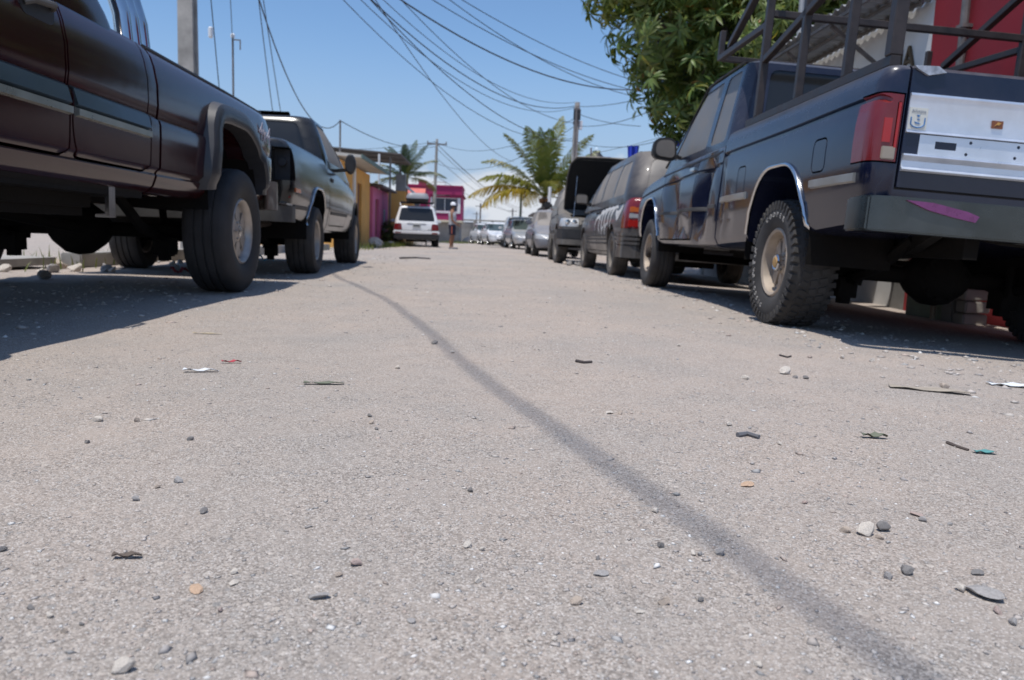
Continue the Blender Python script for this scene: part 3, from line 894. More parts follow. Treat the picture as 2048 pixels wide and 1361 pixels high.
    for s in (-1, 1): MB().lathe([(-.018, .001), (-.014, .014), (0, .018)], 14, 'y', (s * .262, -1.262, .63)).build('bumper_bolt', M['chrome'], bump_o)
    def by(x): return -1.285 - (x + .93) / .63 * .015
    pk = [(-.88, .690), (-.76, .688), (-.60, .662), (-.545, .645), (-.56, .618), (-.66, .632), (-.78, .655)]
    MB().prism(pk, 'y', -1.301, -1.284).build('reflection_decal', plain('pink_reflection', (.22, .06, .18), .3, .3, .3, 12), bump_o)  # pink reflection in the bumper, painted on as a flat decal
    # side mouldings, arch chrome, gas flap frame
    for s in (-1, 1):
        side_strip('moulding', M['silver_trim'], root, bv, s, -1.02, -.52, .775, .825, .016)
        side_strip('moulding', M['silver_trim'], root, bv, s, .54, 1.16, .775, .825, .016)
        side_strip('moulding', M['dusty_plastic'], root, bv, s, 1.25, 3.2, .74, .775, .008)
        pts = [p for p in ar if p[1] > .52]
        # order along the arch from front to rear
        pts = sorted(pts, key=lambda p: math.atan2(p[1] - .5, p[0]))
        arch_trim('arch_trim', M['chrome'], root, bv, s, pts, .013, .004)
        pts = sorted([(p[0], p[1]) for p in af if p[1] > .50], key=lambda p: math.atan2(p[1] - .5, p[0] - 3.7))
        arch_trim('arch_trim', M['chrome'], root, bv, s, pts, .013, .004)
        liner(root, 0, 1.0, .52, .985, s, .5); liner(root, 3.7, 1.0, .50, .975, s, .5)
        side_strip('belt_rail', M['black_plastic'], root, bv, s, 1.3, 3.3, 1.165, 1.185, .006, slope=-.017)
    P['door'][0]  # handle and mirror
    for dr, s in zip(P['door'], (-1, 1)):
        x = sx(bv, 2.05, 1.10, s)
        MB().bbox(x, x + s * .025, 1.98, 2.12, 1.085, 1.115).build('handle', M['chrome'], dr, bevel=.006)
    for s in (-1, 1):
        mr = MB().prism(round_poly([(s * .97, 1.235), (s * 1.22, 1.255), (s * 1.20, 1.445), (s * 1.0, 1.455)], .075, 5), 'y', 2.76, 2.87).build('mirror', M['black_plastic'], root, bevel=.02)
        MB().prism(round_poly([(s * 1.0, 1.262), (s * 1.19, 1.278), (s * 1.178, 1.42), (s * 1.02, 1.43)], .06, 5), 'y', 2.750, 2.7585).build('mirror_glass', M['glass_dusty'], mr)
        MB().bar((s * .90, 2.85, 1.27), (s * 1.0, 2.82, 1.30), .03).build('mirror_arm', M['black_plastic'], mr)
    # dark drip rails on the greenhouse
    for s in (-1, 1):
        MB().tube([(s * .925, 3.42, 1.24), (s * .872, 2.96, 1.52), (s * .815, 2.50, 1.875), (s * .80, 2.3, 1.90), (s * .80, 1.5, 1.90)], .012, 6).build('drip_rail', M['black_plastic'], root)
    # wheels
    kw = dict(rad=.378, w=.265, rim_r=.205, spokes=8, style='steel', rim_m='rim_tan', lugs=44)
    wr = wheel(root, -.845, 0, -1, tyre_m='rubber_grey', cap='chrome', dish=-.0, **kw)
    wheel(root, .845, 0, 1, tyre_m='rubber', cap='chrome', **kw)
    kf = dict(rad=.370, w=.25, rim_r=.205, spokes=8, style='steel', rim_m='rim_tan', tyre_m='rubber_grey', cap='rusty')
    wheel(root, -.86, 3.7, -1, **kf); wheel(root, .86, 3.7, 1, **kf)
    # raised white lettering on the near rear tyre
    def ring_text(t, ang0, dang, size, rr):
        for i, ch in enumerate(t):
            b = MB()
            me = text_mesh(ch, size, .0015)
            a = ang0 - i * dang
            # local wheel frame: outer face at +x, viewed from +x the y axis points right
            m3 = Matrix.Translation((.1325, rr * math.cos(a), rr * math.sin(a))) @ Matrix.Rotation(a - PI / 2, 4, 'X') @ Matrix(((0, 0, 1, 0), (1, 0, 0, 0), (0, 1, 0, 0), (0, 0, 0, 1)))
            b.add([m3 @ v.co for v in me.vertices], [tuple(p.vertices) for p in me.polygons])
            bpy.data.meshes.remove(me)
            b.build('raised_letter', M['letter_white'], wr, 0)
    ring_text('COOPER', R(118), R(11), .042, .285)
    ring_text('ATX', R(197), R(15), .052, .285)
    ring_text('DISCOVERER', R(255), R(9), .036, .275)
    underbody(root, 3.7, 1.0, .378, .53, -1.1, 4.4)
    MB().tube([(-.5, -.95, .60), (-.3, -1.1, .55), (-.1, -1.12, .545)], .014, 6).build('hanging_hose', M['under'], root)
    MB().bar((-.62, -1.12, .60), (-.42, -.5, .50), .05, .10).build('bumper_bracket', M['under'], root)
    MB().bar((.62, -1.12, .60), (.42, -.5, .50), .05, .10).build('bumper_bracket', M['under'], root)
    # pipe rack
    rk = empty('cargo_rack', (0, 0, 1.31), (0, 0, 0), root)
    def bar(n, p0, p1, w=.045):
        return MB().bar((p0[0], p0[1], p0[2] - 1.31), (p1[0], p1[1], p1[2] - 1.31), w).build(n, M['tube_brown'], rk, bevel=.004, seg=1)
    X = .90
    for s in (-1, 1):
        bar('base_rail', (s * X, -1.06, 1.335), (s * X, .98, 1.335), .05)
        bar('post', (s * X, -1.03, 1.36), (s * X, -1.03, 2.45), .06)
        bar('post', (s * X, -.55, 1.36), (s * X, -.55, 2.42))
        bar('post', (s * X, .10, 1.36), (s * X, .10, 2.42))
        bar('post', (s * X, .80, 1.36), (s * X, .80, 2.42), .05)
        bar('side_rail', (s * X, -1.0, 2.43), (s * X, .95, 2.43))
        bar('side_rail', (s * X, -.53, 1.98), (s * X, .78, 1.74))
        bar('brace', (s * (X - .0), .82, 1.98), (s * (X - .02), 1.98, 2.02))
        bar('brace', (s * (X - .0), .82, 2.40), (s * (X - .02), 1.75, 2.06), .05)
        bar('post', (s * (X - .02), 2.0, 2.0), (s * (X - .02), 2.0, 2.24))
    bar('crossbar', (-X + .02, .80, 2.05), (X - .02, .80, 2.05))
    bar('crossbar', (-X + .04, 2.0, 2.02), (X - .04, 2.0, 2.02))
    bar('crossbar', (-X + .03, -1.03, 2.43), (X - .03, -1.03, 2.43))
    return root
blue_pickup()

# ------------------------------------------------------------------ maroon lifted pickup, left
M['maroon_paint'] = paint('maroon_paint', (.026, .004, .006), .16, .13, .1, (.22, .16, .14), .10, .15, .10)
def maroon_pickup():
    keys = [(-.93, .93, .70, 1.27), (-.915, .965, .67, 1.295), (-.86, .985, .64, 1.31), (-.6, 1.0, .62, 1.315), (0, 1.0, .60, 1.32), (1.2, 1.0, .585, 1.32), (1.25, 1.0, .585, 1.32), (1.32, 1.0, .585, 1.33), (2.4, 1.0, .585, 1.32), (3.2, 1.0, .585, 1.29), (4.3, .985, .6, 1.2), (4.55, .96, .62, 1.14), (4.65, .9, .66, 1.08)]
    prof = [(0, 0), (.5, 0), (.88, 0), (.925, .015), (.955, .06), (.972, .125), (.966, .14), (.972, .155), (.993, .18), (1.0, .38), (1.0, .47), (.994, .50), (.980, .515), (.983, .53), (.990, .60), (.988, .74), (.972, .86), (.955, .93), (.93, .975), (.89, 1.0), (.45, 1), (0, 1)]
    def mar(cy, top): return round_poly([(cy - .5, .3), (cy + .5, .3), (cy + .52, .80), (cy + .44, top - .02), (cy + .30, top), (cy - .10, top), (cy - .34, top - .11), (cy - .49, .82)], .16, 6)
    ar = mar(0., 1.09); af = mar(3.62, 1.06)
    cuts = [prism_mesh(p, 'x', s * .5, s * 1.3) for p in (ar, af) for s in (-1, 1)]
    cuts += [MB().bbox(-.80, .80, -.86, 1.12, .92, 2).mesh(), MB().bbox(-1.3, 1.3, 1.235, 1.262, .2, 2).mesh()]
    d1 = round_poly([(1.36, .69), (2.06, .69), (2.10, .8), (2.10, 1.45), (1.36, 1.45)], .06)
    d2 = round_poly([(2.12, .69), (3.22, .69), (3.26, .8), (3.26, 1.45), (2.12, 1.45)], .06)
    mp_ = M['maroon_paint']
    parts = []
    for s in (-1, 1):
        a, b = (s * 1.4, s * .72) if s < 0 else (.72, 1.4)
        parts += [('rear_door', 'x', d1, min(a, b), max(a, b), mp_, .012), ('front_door', 'x', d2, min(a, b), max(a, b), mp_, .012)]
    parts += [('tailgate', 'y', [(-.80, .72), (.80, .72), (.80, 1.5), (-.80, 1.5)], -2, -.86, mp_, .012),
              ('tail_light', 'y', [(-1.2, .90), (-.815, .90), (-.815, 1.27), (-1.2, 1.27)], -2, -.86, 'lens_red', .008),
              ('tail_light', 'y', [(.815, .90), (1.2, .90), (1.2, 1.27), (.815, 1.27)], -2, -.86, 'lens_red', .008)]
    cabk = [(1.20, 1.46, 3.75, .945, .12), (1.33, 1.55, 3.5, .94, .12), (1.6, 1.80, 3.02, .875, .12), (1.90, 1.92, 2.66, .79, .12)]
    wins = []
    for s in (-1, 1):
        a, b = min(s * .45, s * 1.3), max(s * .45, s * 1.3)
        wins += [('rear_side_window', 'x', round_poly([(1.84, 1.385), (2.08, 1.385), (2.08, 1.74), (2.0, 1.74)], .05), a, b, 'glass_dusty'),
                 ('front_side_window', 'x', round_poly([(2.16, 1.385), (3.25, 1.385), (2.66, 1.86), (2.16, 1.86)], .06), a, b, 'glass')]
    wins += [('rear_window', 'y', round_poly([(-.7, 1.42), (.7, 1.42), (.62, 1.85), (-.62, 1.85)], .06), .9, 2.0, 'glass'),
             ('windshield', 'y', round_poly([(-.78, 1.37), (.78, 1.37), (.66, 1.86), (-.66, 1.86)], .06), 2.4, 4.2, 'glass')]
    root, bv, cb, P = vehicle('pickup_truck', (-2.68, 5.38, 0), (0, 0, PI), keys, prof, mp_, cabk, cuts, parts, wins, step=.045)
    tag(root, 'dark maroon lifted pickup with grey wheel arch flares, nearest vehicle on the left', 'pickup truck')
    M['flare'] = paint('flare_paint', (.020, .023, .030), .22, .45, .0, DUST, .1, .2)
    M['band_dark'] = plain('dark_green_moulding', (.030, .038, .040), .35, .1, .2, 5, 0, 40, .4)
    M['band_silver'] = plain('silver_band', (.34, .36, .33), .3, .7, .2, 5)
    for s in (-1, 1):
        for pn, (y0, y1) in (('rear_door', (1.39, 2.085)), ('front_door', (2.13, 3.2))):
            d = P[pn][0 if s < 0 else 1]
            side_strip('moulding', M['band_dark'], d, bv, s, y0, y1, .885, .975, .016)
            side_strip('moulding_strip', M['band_silver'], d, bv, s, y0, y1, .850, .888, .020)
        fd = P['front_door'][0 if s < 0 else 1]
        x = sx(bv, 2.28, 1.22, s)
        h = MB().prism(round_poly([(2.17, 1.165), (2.40, 1.165), (2.40, 1.265), (2.17, 1.265)], .045), 'x', x - s * .02, x + s * .010).build('handle_cup', M['black_plastic'], fd, bevel=.006)
        MB().tube([(x + s * .012, 2.19, 1.235), (x + s * .036, 2.22, 1.24), (x + s * .036, 2.35, 1.225), (x + s * .012, 2.38, 1.21)], .013, 8).build('handle', M['dusty_plastic'], fd)
        # squared arch flares
        for (cy, top, par) in ((0., 1.09, .52), (3.62, 1.06, .52)):
            inn = round_poly([(cy + par, .60), (cy + par, .80), (cy + par * .86, top - .02), (cy + .30, top), (cy - .10, top), (cy - .34, top - .11), (cy - par * .94, .82), (cy - par, .62)], .16, 5)
            inn = inn[4:-4]
            rings = []
            for i, (y, z) in enumerate(inn):
                a = Vector(inn[max(0, i - 1)]); c = Vector(inn[min(len(inn) - 1, i + 1)])
                t = (c - a).normalized(); n = Vector((t.y, -t.x))
                if n.dot(Vector((y - cy, z - .6))) < 0: n = -n
                xb = sx(bv, y + n.x * .05, z + n.y * .05, s, 1.0)
                def pt(o, dx): return (xb + s * dx, y + n.x * o, z + n.y * o)
                rings.append([pt(-.012, -.06), pt(-.012, .055), pt(.01, .068), pt(.075, .060), pt(.10, .045), pt(.115, -.012)])
            MB().rings(rings).build('arch_flare', M['flare'], root, 40)
            liner(root, cy, 1.0, .50, top + .03, s, .5)
        # bed rail cap
        MB().tube([(s * .892, -.86, 1.312), (s * .902, 0, 1.318), (s * .902, 1.21, 1.319)], .016, 8).build('bed_rail_cap', M['black_plastic'], root)
        # hanging step bracket
        br = MB().bbox(s * .905, s * .925, 1.60, 1.66, .47, .61).bbox(s * .86, s * .925, 1.60, 1.66, .455, .47)
        br.build('step_bracket', M['dull_chrome'], root)
        MB().tube([(s * .90, 1.3, .60), (s * .91, 3.2, .60)], .025, 8).build('rocker_seam', M['under'], root)
    # chrome sport bar behind the cab
    sb = empty('sport_bar', (0, 1.08, 1.32), (0, 0, 0), root)
    for k, dy in enumerate((.09, -.01, -.11)):
        pts = []
        for i in range(17):
            a = PI * i / 16
            pts.append((-.80 * math.cos(a) * (1 if abs(math.cos(a)) < .9 else 1), dy, .62 * min(1, math.sin(a) * 1.35)))
        MB().tube(pts, .045, 14).build('chrome_hoop', M['chrome'], sb, 60)
    for s in (-1, 1): MB().bbox(s * .74, s * .86, -.2, .13, 0, .02).build('mounting_foot', M['black_plastic'], sb)
    # decal
    t = text_mesh('4x4', .19, .0012)
    o = mk('decal', t, plain('decal_grey', (.42, .38, .44), .5, .1, .25, 20), root, 0)
    x = sx(bv, -.70, 1.13, -1)
    o.location = (x - .008, -.66, 1.13); o.rotation_euler = (PI / 2, .10, -PI / 2)
    # rear bumper
    bp = round_poly([(-.98, -.70), (-1.02, -.95), (-.9, -1.10), (.9, -1.10), (1.02, -.95), (.98, -.70), (.9, -.9), (-.9, -.9)], .05, 3)
    MB().prism(bp, 'z', .58, .80).build('bumper', paint('bronze_bumper', (.10, .07, .055), .5, .3, .6), root, 40, bevel=.03)
    MB().bbox(-.5, .5, -1.12, -1.09, .60, .66).build('bumper_step', M['black_plastic'], root)
    kw = dict(rad=.415, w=.30, rim_r=.215, spokes=6, style='alloy', tyre_m='rubber', rim_m='rim_alloy', cap='small', dish=-.03)
    for s in (-1, 1):
        wheel(root, s * .90, 0, s, **kw); wheel(root, s * .90, 3.62, s, **kw)
    underbody(root, 3.62, 1.0, .415, .62, -.85, 4.4, .18)
    MB().bbox(-.78, -.55, 1.5, 2.9, .46, .62).build('fuel_tank', M['under'], root, bevel=.04)
    MB().bbox(-.92, .92, 1.3, 3.0, .56, .60).build('floor_pan', M['under'], root)
    return root
maroon_pickup()

# ------------------------------------------------------------------ black rounded pickup, left, facing away
M['black_dusty'] = paint('dusty_black_paint', (.003, .004, .005), .20, .16, .1, (.20, .18, .16), .30, .2, .22)
def black_pickup():
    keys = [(-1.22, .90, .62, 1.18), (-1.20, .95, .58, 1.21), (-1.14, .975, .55, 1.225), (-.6, .985, .5, 1.235), (0, .985, .45, 1.24), (.66, .985, .42, 1.24), (.75, .985, .42, 1.20), (1.6, .985, .42, 1.16), (2.3, .98, .42, 1.12), (2.9, .97, .45, 1.06), (3.5, .92, .48, .95), (3.75, .82, .5, .84), (3.84, .66, .55, .75)]
    prof = [(0, 0), (.5, 0), (.88, 0), (.935, .03), (.965, .12), (.98, .24), (.992, .28), (1.0, .42), (1.0, .55), (.992, .68), (.978, .80), (.958, .89), (.93, .955), (.88, .99), (.8, 1.0), (.4, 1), (0, 1)]
    ar = arch_poly(0, .86, .46, .26, .2, .2); af = arch_poly(3.05, .84, .45, .26, .2, .2)
    mp_ = M['black_dusty']
    cuts = [prism_mesh(p, 'x', s * .5, s * 1.3) for p in (ar, af) for s in (-1, 1)]
    cuts += [MB().bbox(-.78, .78, -1.12, .60, .85, 2).mesh(), MB().bbox(-1.3, 1.3, .672, .70, .2, 2).mesh()]
    # the near-side lamp is missing: an open dark socket
    cuts += [MB().bbox(.80, 1.2, -1.4, -1.10, .86, 1.14).mesh()]
    dd = round_poly([(.80, .50), (2.0, .50), (2.05, .7), (2.05, 1.4), (.80, 1.4)], .07)
    parts = [('door', 'x', dd, .7, 1.4, mp_, .012), ('door', 'x', dd, -1.4, -.7, mp_, .012),
             ('tailgate', 'y', [(-.76, .64), (.76, .64), (.76, 1.5), (-.76, 1.5)], -2, -1.12, mp_, .012),
             ('tail_light', 'y', [(-1.2, .86), (-.80, .86), (-.80, 1.14), (-1.2, 1.14)], -2, -1.10, 'lens_red', .008)]
    cabk = [(1.08, .72, 2.75, .925, .16), (1.20, .73, 2.5, .915, .16), (1.45, .80, 2.08, .84, .18), (1.68, .90, 1.70, .74, .18)]
    wins = [('door_window', 'x', round_poly([(1.0, 1.225), (2.16, 1.225), (1.70, 1.64), (1.05, 1.65)], .09), s * .4 if s > 0 else -1.3, 1.3 if s > 0 else -.4, 'glass_filthy') for s in (-1, 1)]
    wins += [('rear_window', 'y', round_poly([(-.70, 1.235), (.70, 1.235), (.60, 1.63), (-.60, 1.63)], .10), .3, 1.3, 'glass'),
             ('windshield', 'y', round_poly([(-.76, 1.21), (.76, 1.21), (.62, 1.65), (-.62, 1.65)], .08), 1.6, 3.2, 'glass_filthy')]
    root, bv, cb, P = vehicle('pickup_truck', (-2.72, 8.12, 0), (0, 0, .035), keys, prof, mp_, cabk, cuts, parts, wins, crown=.035)
    tag(root, 'dusty black round-shouldered pickup missing a tail lamp, parked behind the maroon one', 'pickup truck')
    for s in (-1, 1):
        pts = sorted([p for p in ar if p[1] > .47], key=lambda p: math.atan2(p[1] - .45, p[0]))
        arch_trim('arch_trim', M['dull_chrome'], root, bv, s, pts, .014, .006)
        pts = sorted([p for p in af if p[1] > .47], key=lambda p: math.atan2(p[1] - .45, p[0] - 3.05))
        arch_trim('arch_trim', M['dusty_plastic'], root, bv, s, pts, .012, .004)
        liner(root, 0, .98, .47, .90, s, .45); liner(root, 3.05, .96, .46, .88, s, .45)
        side_strip('moulding', M['dusty_plastic'], root, bv, s, -1.05, -.50, .62, .66, .012)
        side_strip('moulding', M['dusty_plastic'], root, bv, s, .82, 2.0, .62, .66, .012)
        d = P['door'][0 if s > 0 else 1]
        x = sx(bv, .95, 1.0, s)
        MB().bbox(x - s * .01, x + s * .012, .87, 1.0, .985, 1.03).build('handle', M['black_plastic'], d, bevel=.006)
        mr = MB().rings([[(s * 1.065 + .068 * q * math.cos(t), y_, 1.265 + .125 * q * math.sin(t)) for t in np.linspace(0, 2 * PI, 18, endpoint=False)] for y_, q in ((1.66, .80), (1.68, .95), (1.74, 1.), (1.80, .8), (1.83, .3))]).build('mirror', M['black_plastic'], root)
        MB().bar((s * .92, 1.80, 1.19), (s * 1.06, 1.75, 1.20), .04).build('mirror_arm', M['black_plastic'], mr)
        x = sx(bv, -1.02, .82, s)
        MB().bbox(x - s * .004, x + s * .005, -1.11, -.90, .765, .80).build('side_reflector', M['lens_orange'], root)
    # lamp socket remains
    sk = MB().bbox(.80, .93, -1.105, -1.09, .87, 1.13).lathe([(-.03, .035), (.01, .04)], 12, 'y', (.87, -1.11, 1.02)).build('lamp_socket', M['black_plastic'], root)
    MB().bbox(.80, .95, -1.19, -1.12, .70, .84).build('lower_lamp', M['lens_red'], root, bevel=.01)
    bp = round_poly([(-.96, -1.0), (-.98, -1.26), (-.86, -1.36), (.86, -1.36), (.98, -1.26), (.96, -1.0), (.9, -1.15), (-.9, -1.15)], .04, 3)
    MB().prism(bp, 'z', .50, .64).build('bumper', M['dusty_plastic'], root, bevel=.02)
    MB().bbox(-.4, .95, -1.34, -1.0, .645, .66).build('bumper_step', M['dull_chrome'], root)
    kw = dict(rad=.345, w=.29, rim_r=.205, spokes=5, style='alloy', tyre_m='rubber_grey', rim_m='rim_alloy', cap='small')
    for s in (-1, 1):
        wheel(root, s * .845, 0, s, **kw); wheel(root, s * .84, 3.05, s, **kw)
    underbody(root, 3.05, .98, .345, .47, -1.1, 3.5, .15)
    return root
black_pickup()
# ------------------------------------------------------------------ other vehicles
CARPROF = [(0, 0), (.5, 0), (.86, 0), (.92, .03), (.955, .12), (.975, .24), (.985, .30), (1.0, .46), (1.0, .58), (.99, .72), (.97, .84), (.945, .93), (.90, .985), (.84, 1.0), (.4, 1), (0, 1)]
def both(n, poly, m, a=.35, b=1.3): return [(n, 'x', poly, a, b, m), (n, 'x', poly, -b, -a, m)]
def plate(root, x, y, z, face, txt=None, w=.30, h=.15):
    p = MB().bbox(x - w / 2, x + w / 2, y - .006, y + .006, z - h / 2, z + h / 2).build('licence_plate', M['plate'], root, bevel=.002, seg=1)
    MB().bbox(x - w * .42, x + w * .42, y + face * .006, y + face * .008, z - h * .22, z + h * .22).build('plate_characters', M['plate_dark'], p)
    return p

# black minivan with white side graphic
M['van_paint'] = paint('dusty_dark_van_paint', (.010, .009, .013), .58, .2, .15, (.215, .19, .17), .4, .5, .75)
def minivan():
    keys = [(-1.0, .80, .40, .98), (-.98, .86, .34, 1.02), (-.93, .905, .31, 1.05), (-.8, .925, .29, 1.06), (0, .935, .27, 1.05), (2, .935, .27, 1.02), (3.0, .93, .28, .98), (3.6, .90, .30, .90), (3.9, .80, .33, .80), (4.0, .62, .38, .72)]
    ar = arch_poly(0, .72, .40, .24, .1, .2); af = arch_poly(3.05, .72, .40, .24, .1, .2)
    m = M['van_paint']
    cuts = [prism_mesh(p, 'x', s * .45, s * 1.3) for p in (ar, af) for s in (-1, 1)]
    sd = round_poly([(.42, .34), (1.40, .34), (1.40, 1.3), (.30, 1.3), (.30, .62)], .06); fd = round_poly([(1.42, .34), (2.55, .34), (2.55, 1.3), (1.42, 1.3)], .06)
    parts = []
    for a, b in ((-1.3, -.7), (.7, 1.3)):
        parts += [('sliding_door', 'x', sd, a, b, m, .010), ('front_door', 'x', fd, a, b, m, .010)]
    parts += [('tail_light', 'y', round_poly([(-1.2, .655), (-.70, .655), (-.71, 1.2), (-1.2, 1.2)], .05), -2, -.80, 'lens_red', .006),
              ('tail_light', 'y', round_poly([(.70, .655), (1.2, .655), (1.2, 1.2), (.71, 1.2)], .05), -2, -.80, 'lens_red', .006),
              ('tailgate', 'y', [(-.69, .60), (.69, .60), (.69, 1.4), (-.69, 1.4)], -2, -.90, m, .010)]
    cabk = [(.98, -.93, 3.45, .90, .22), (1.08, -.92, 3.22, .89, .22), (1.35, -.83, 2.62, .83, .24), (1.60, -.66, 2.05, .745, .26), (1.66, -.60, 1.95, .72, .26)]
    wins = both('quarter_window', round_poly([(-.66, 1.10), (.24, 1.10), (.24, 1.56), (-.44, 1.56)], .09), 'glass_filthy')
    wins += both('sliding_door_window', round_poly([(.30, 1.10), (1.36, 1.09), (1.36, 1.57), (.30, 1.57)], .06), 'glass_filthy')
    wins += both('front_window', round_poly([(1.42, 1.09), (2.72, 1.09), (2.16, 1.56), (1.42, 1.57)], .06), 'glass_filthy')
    wins += [('rear_window', 'y', round_poly([(-.66, 1.12), (.66, 1.12), (.56, 1.58), (-.56, 1.58)], .1), -1.6, -.4, 'glass_dusty'),
             ('windshield', 'y', round_poly([(-.74, 1.08), (.74, 1.08), (.6, 1.6), (-.6, 1.6)], .08), 2.1, 4, 'glass_filthy')]
    root, bv, cb, P = vehicle('minivan', (2.62, 10.95, gz(1.7) - .04), (0, .03, .004), keys, CARPROF, m, cabk, cuts, parts, wins, crown=.05)
    tag(root, 'dusty black minivan with white swirling graphic on its side, ahead of the blue pickup', 'minivan')
    for s in (-1, 1):
        tl = P['tail_light'][0 if s < 0 else 1]
        MB().bbox(s * .74, s * .86, -1.002, -.97, .855, .93).build('indicator_lens', M['lens_orange'], tl, bevel=.01)
        MB().bbox(s * .74, s * .86, -1.002, -.97, .78, .85).build('reverse_lens', M['lens_clear'], tl, bevel=.01)
        MB().bbox(s * .73, s * .87, -1.002, -.97, .67, .77).build('brake_lens', M['lens_bright'], tl, bevel=.01)
        for z in (.50, .55, .44):
            side_strip('moulding', M['dusty_plastic'], root, bv, s, .44, 2.6, z, z + .03, .014)
            side_strip('moulding', M['dusty_plastic'], root, bv, s, -.80, -.43, z, z + .03, .014)
        liner(root, 0, .92, .41, .75, s, .42); liner(root, 3.05, .9, .41, .75, s, .42)
        x = sx(bv, 1.5, .92, s)
        MB().bbox(x - s * .01, x + s * .018, 1.48, 1.62, .90, .935).build('handle', M['black_plastic'], P['front_door'][0 if s < 0 else 1], bevel=.006)
        x = sx(bv, 1.3, .92, s)
        MB().bbox(x - s * .01, x + s * .018, 1.2, 1.34, .90, .935).build('handle', M['black_plastic'], P['sliding_door'][0 if s < 0 else 1], bevel=.006)
        mr = MB().bbox(s * .96, s * 1.18, 2.42, 2.52, 1.09, 1.26).build('mirror', M['dusty_plastic'], root, bevel=.04)
        MB().bbox(s * .985, s * 1.155, 2.412, 2.4195, 1.11, 1.24).build('mirror_glass', M['glass_dusty'], mr)
        MB().bar((s * .90, 2.5, 1.08), (s * .98, 2.47, 1.12), .05).build('mirror_arm', M['black_plastic'], mr)
        MB().bar((s * .62, -.2, 1.70), (s * .62, 1.5, 1.72), .03).build('roof_rail', M['black_plastic'], root)
    # ribbed rear bumper
    for z0, z1, o in ((.28, .44, .0), (.445, .485, .02), (.50, .54, .015), (.555, .60, .0)):
        bp = round_poly([(-.91, -.50), (-.945, -.62), (-.93 , -.92), (-.80, -1.08 - o), (.80, -1.08 - o), (.93, -.92), (.945, -.62), (.91, -.50), (.86, -.9), (-.86, -.9)], .06, 4)
        MB().prism(bp, 'z', z0, z1).build('bumper', paint('bumper_black', (.015, .016, .02), .55, .25, 0., DUST, .2, .6), root, bevel=.012)
    for s in (-1, 1):
        for y in (0, 3.05):
            wheel(root, s * .80, y, s, .325, .225, .205, 5, 'alloy', 'rubber_dusty', 'rim_dust')
    # white swirls on the flank
    strokes = [[(-.62, 1.02, .008), (-.70, .96, .03), (-.62, .88, .045), (-.45, .84, .05), (-.32, .88, .03), (-.28, .93, .006)],
               [(-.72, 1.03, .006), (-.66, .90, .03), (-.50, .80, .035), (-.40, .78, .006)],
               [(-.40, .93, .006), (-.25, .96, .03), (-.05, .92, .045), (.05, .84, .04), (.00, .76, .006)],
               [(-.10, .94, .006), (.10, .95, .03), (.25, .90, .045), (.30, .80, .04), (.22, .70, .006)],
               [(.15, .93, .006), (.40, .95, .035), (.58, .88, .05), (.60, .76, .04), (.50, .68, .006)],
               [(.45, .94, .006), (.70, .93, .035), (.85, .85, .045), (.86, .72, .035), (.74, .62, .006)],
               [(.72, .90, .006), (.95, .92, .035), (1.12, .84, .04), (1.12, .70, .03), (1.0, .60, .006)],
               [(.30, .74, .006), (.45, .70, .03), (.52, .62, .025), (.46, .56, .005)],
               [(.62, .70, .006), (.76, .66, .03), (.80, .58, .02), (.72, .54, .005)],
               [(1.0, .80, .006), (1.25, .86, .03), (1.45, .82, .03), (1.55, .72, .02), (1.5, .64, .005)],
               [(-.05, .86, .005), (.05, .80, .025), (.06, .72, .02), (0, .66, .004)]]
    wp = plain('white_graphic', (.62, .60, .57), .6, 0, .2, 20)
    for st in strokes:
        t = np.linspace(0, 1, len(st)); tt = np.linspace(0, 1, 22); a = np.array(st)
        ys, zs, ws = pchip(t, a[:, 0], tt), pchip(t, a[:, 1], tt), pchip(t, a[:, 2], tt)
        vs = []; n = len(tt)
        for i in range(n):
            d = Vector((ys[min(i + 1, n - 1)] - ys[max(0, i - 1)], zs[min(i + 1, n - 1)] - zs[max(0, i - 1)])).normalized()
            for sg in (-1, 1):
                y, z = ys[i] - d.y * sg * ws[i], zs[i] + d.x * sg * ws[i]
                vs.append((sx(bv, y, z, -1) - .004, y, z))
        MB().add(vs, [(2 * i, 2 * i + 1, 2 * i + 3, 2 * i + 2) for i in range(n - 1)]).build('swirl_graphic', wp, root, 0)
    MB().bbox(-.4, .4, -.6, 3.4, .20, .30).build('underbody', M['under'], root)
    MB().bbox(-.7, .7, -.05, .05, .26, .34).build('rear_axle', M['under'], root)
minivan()

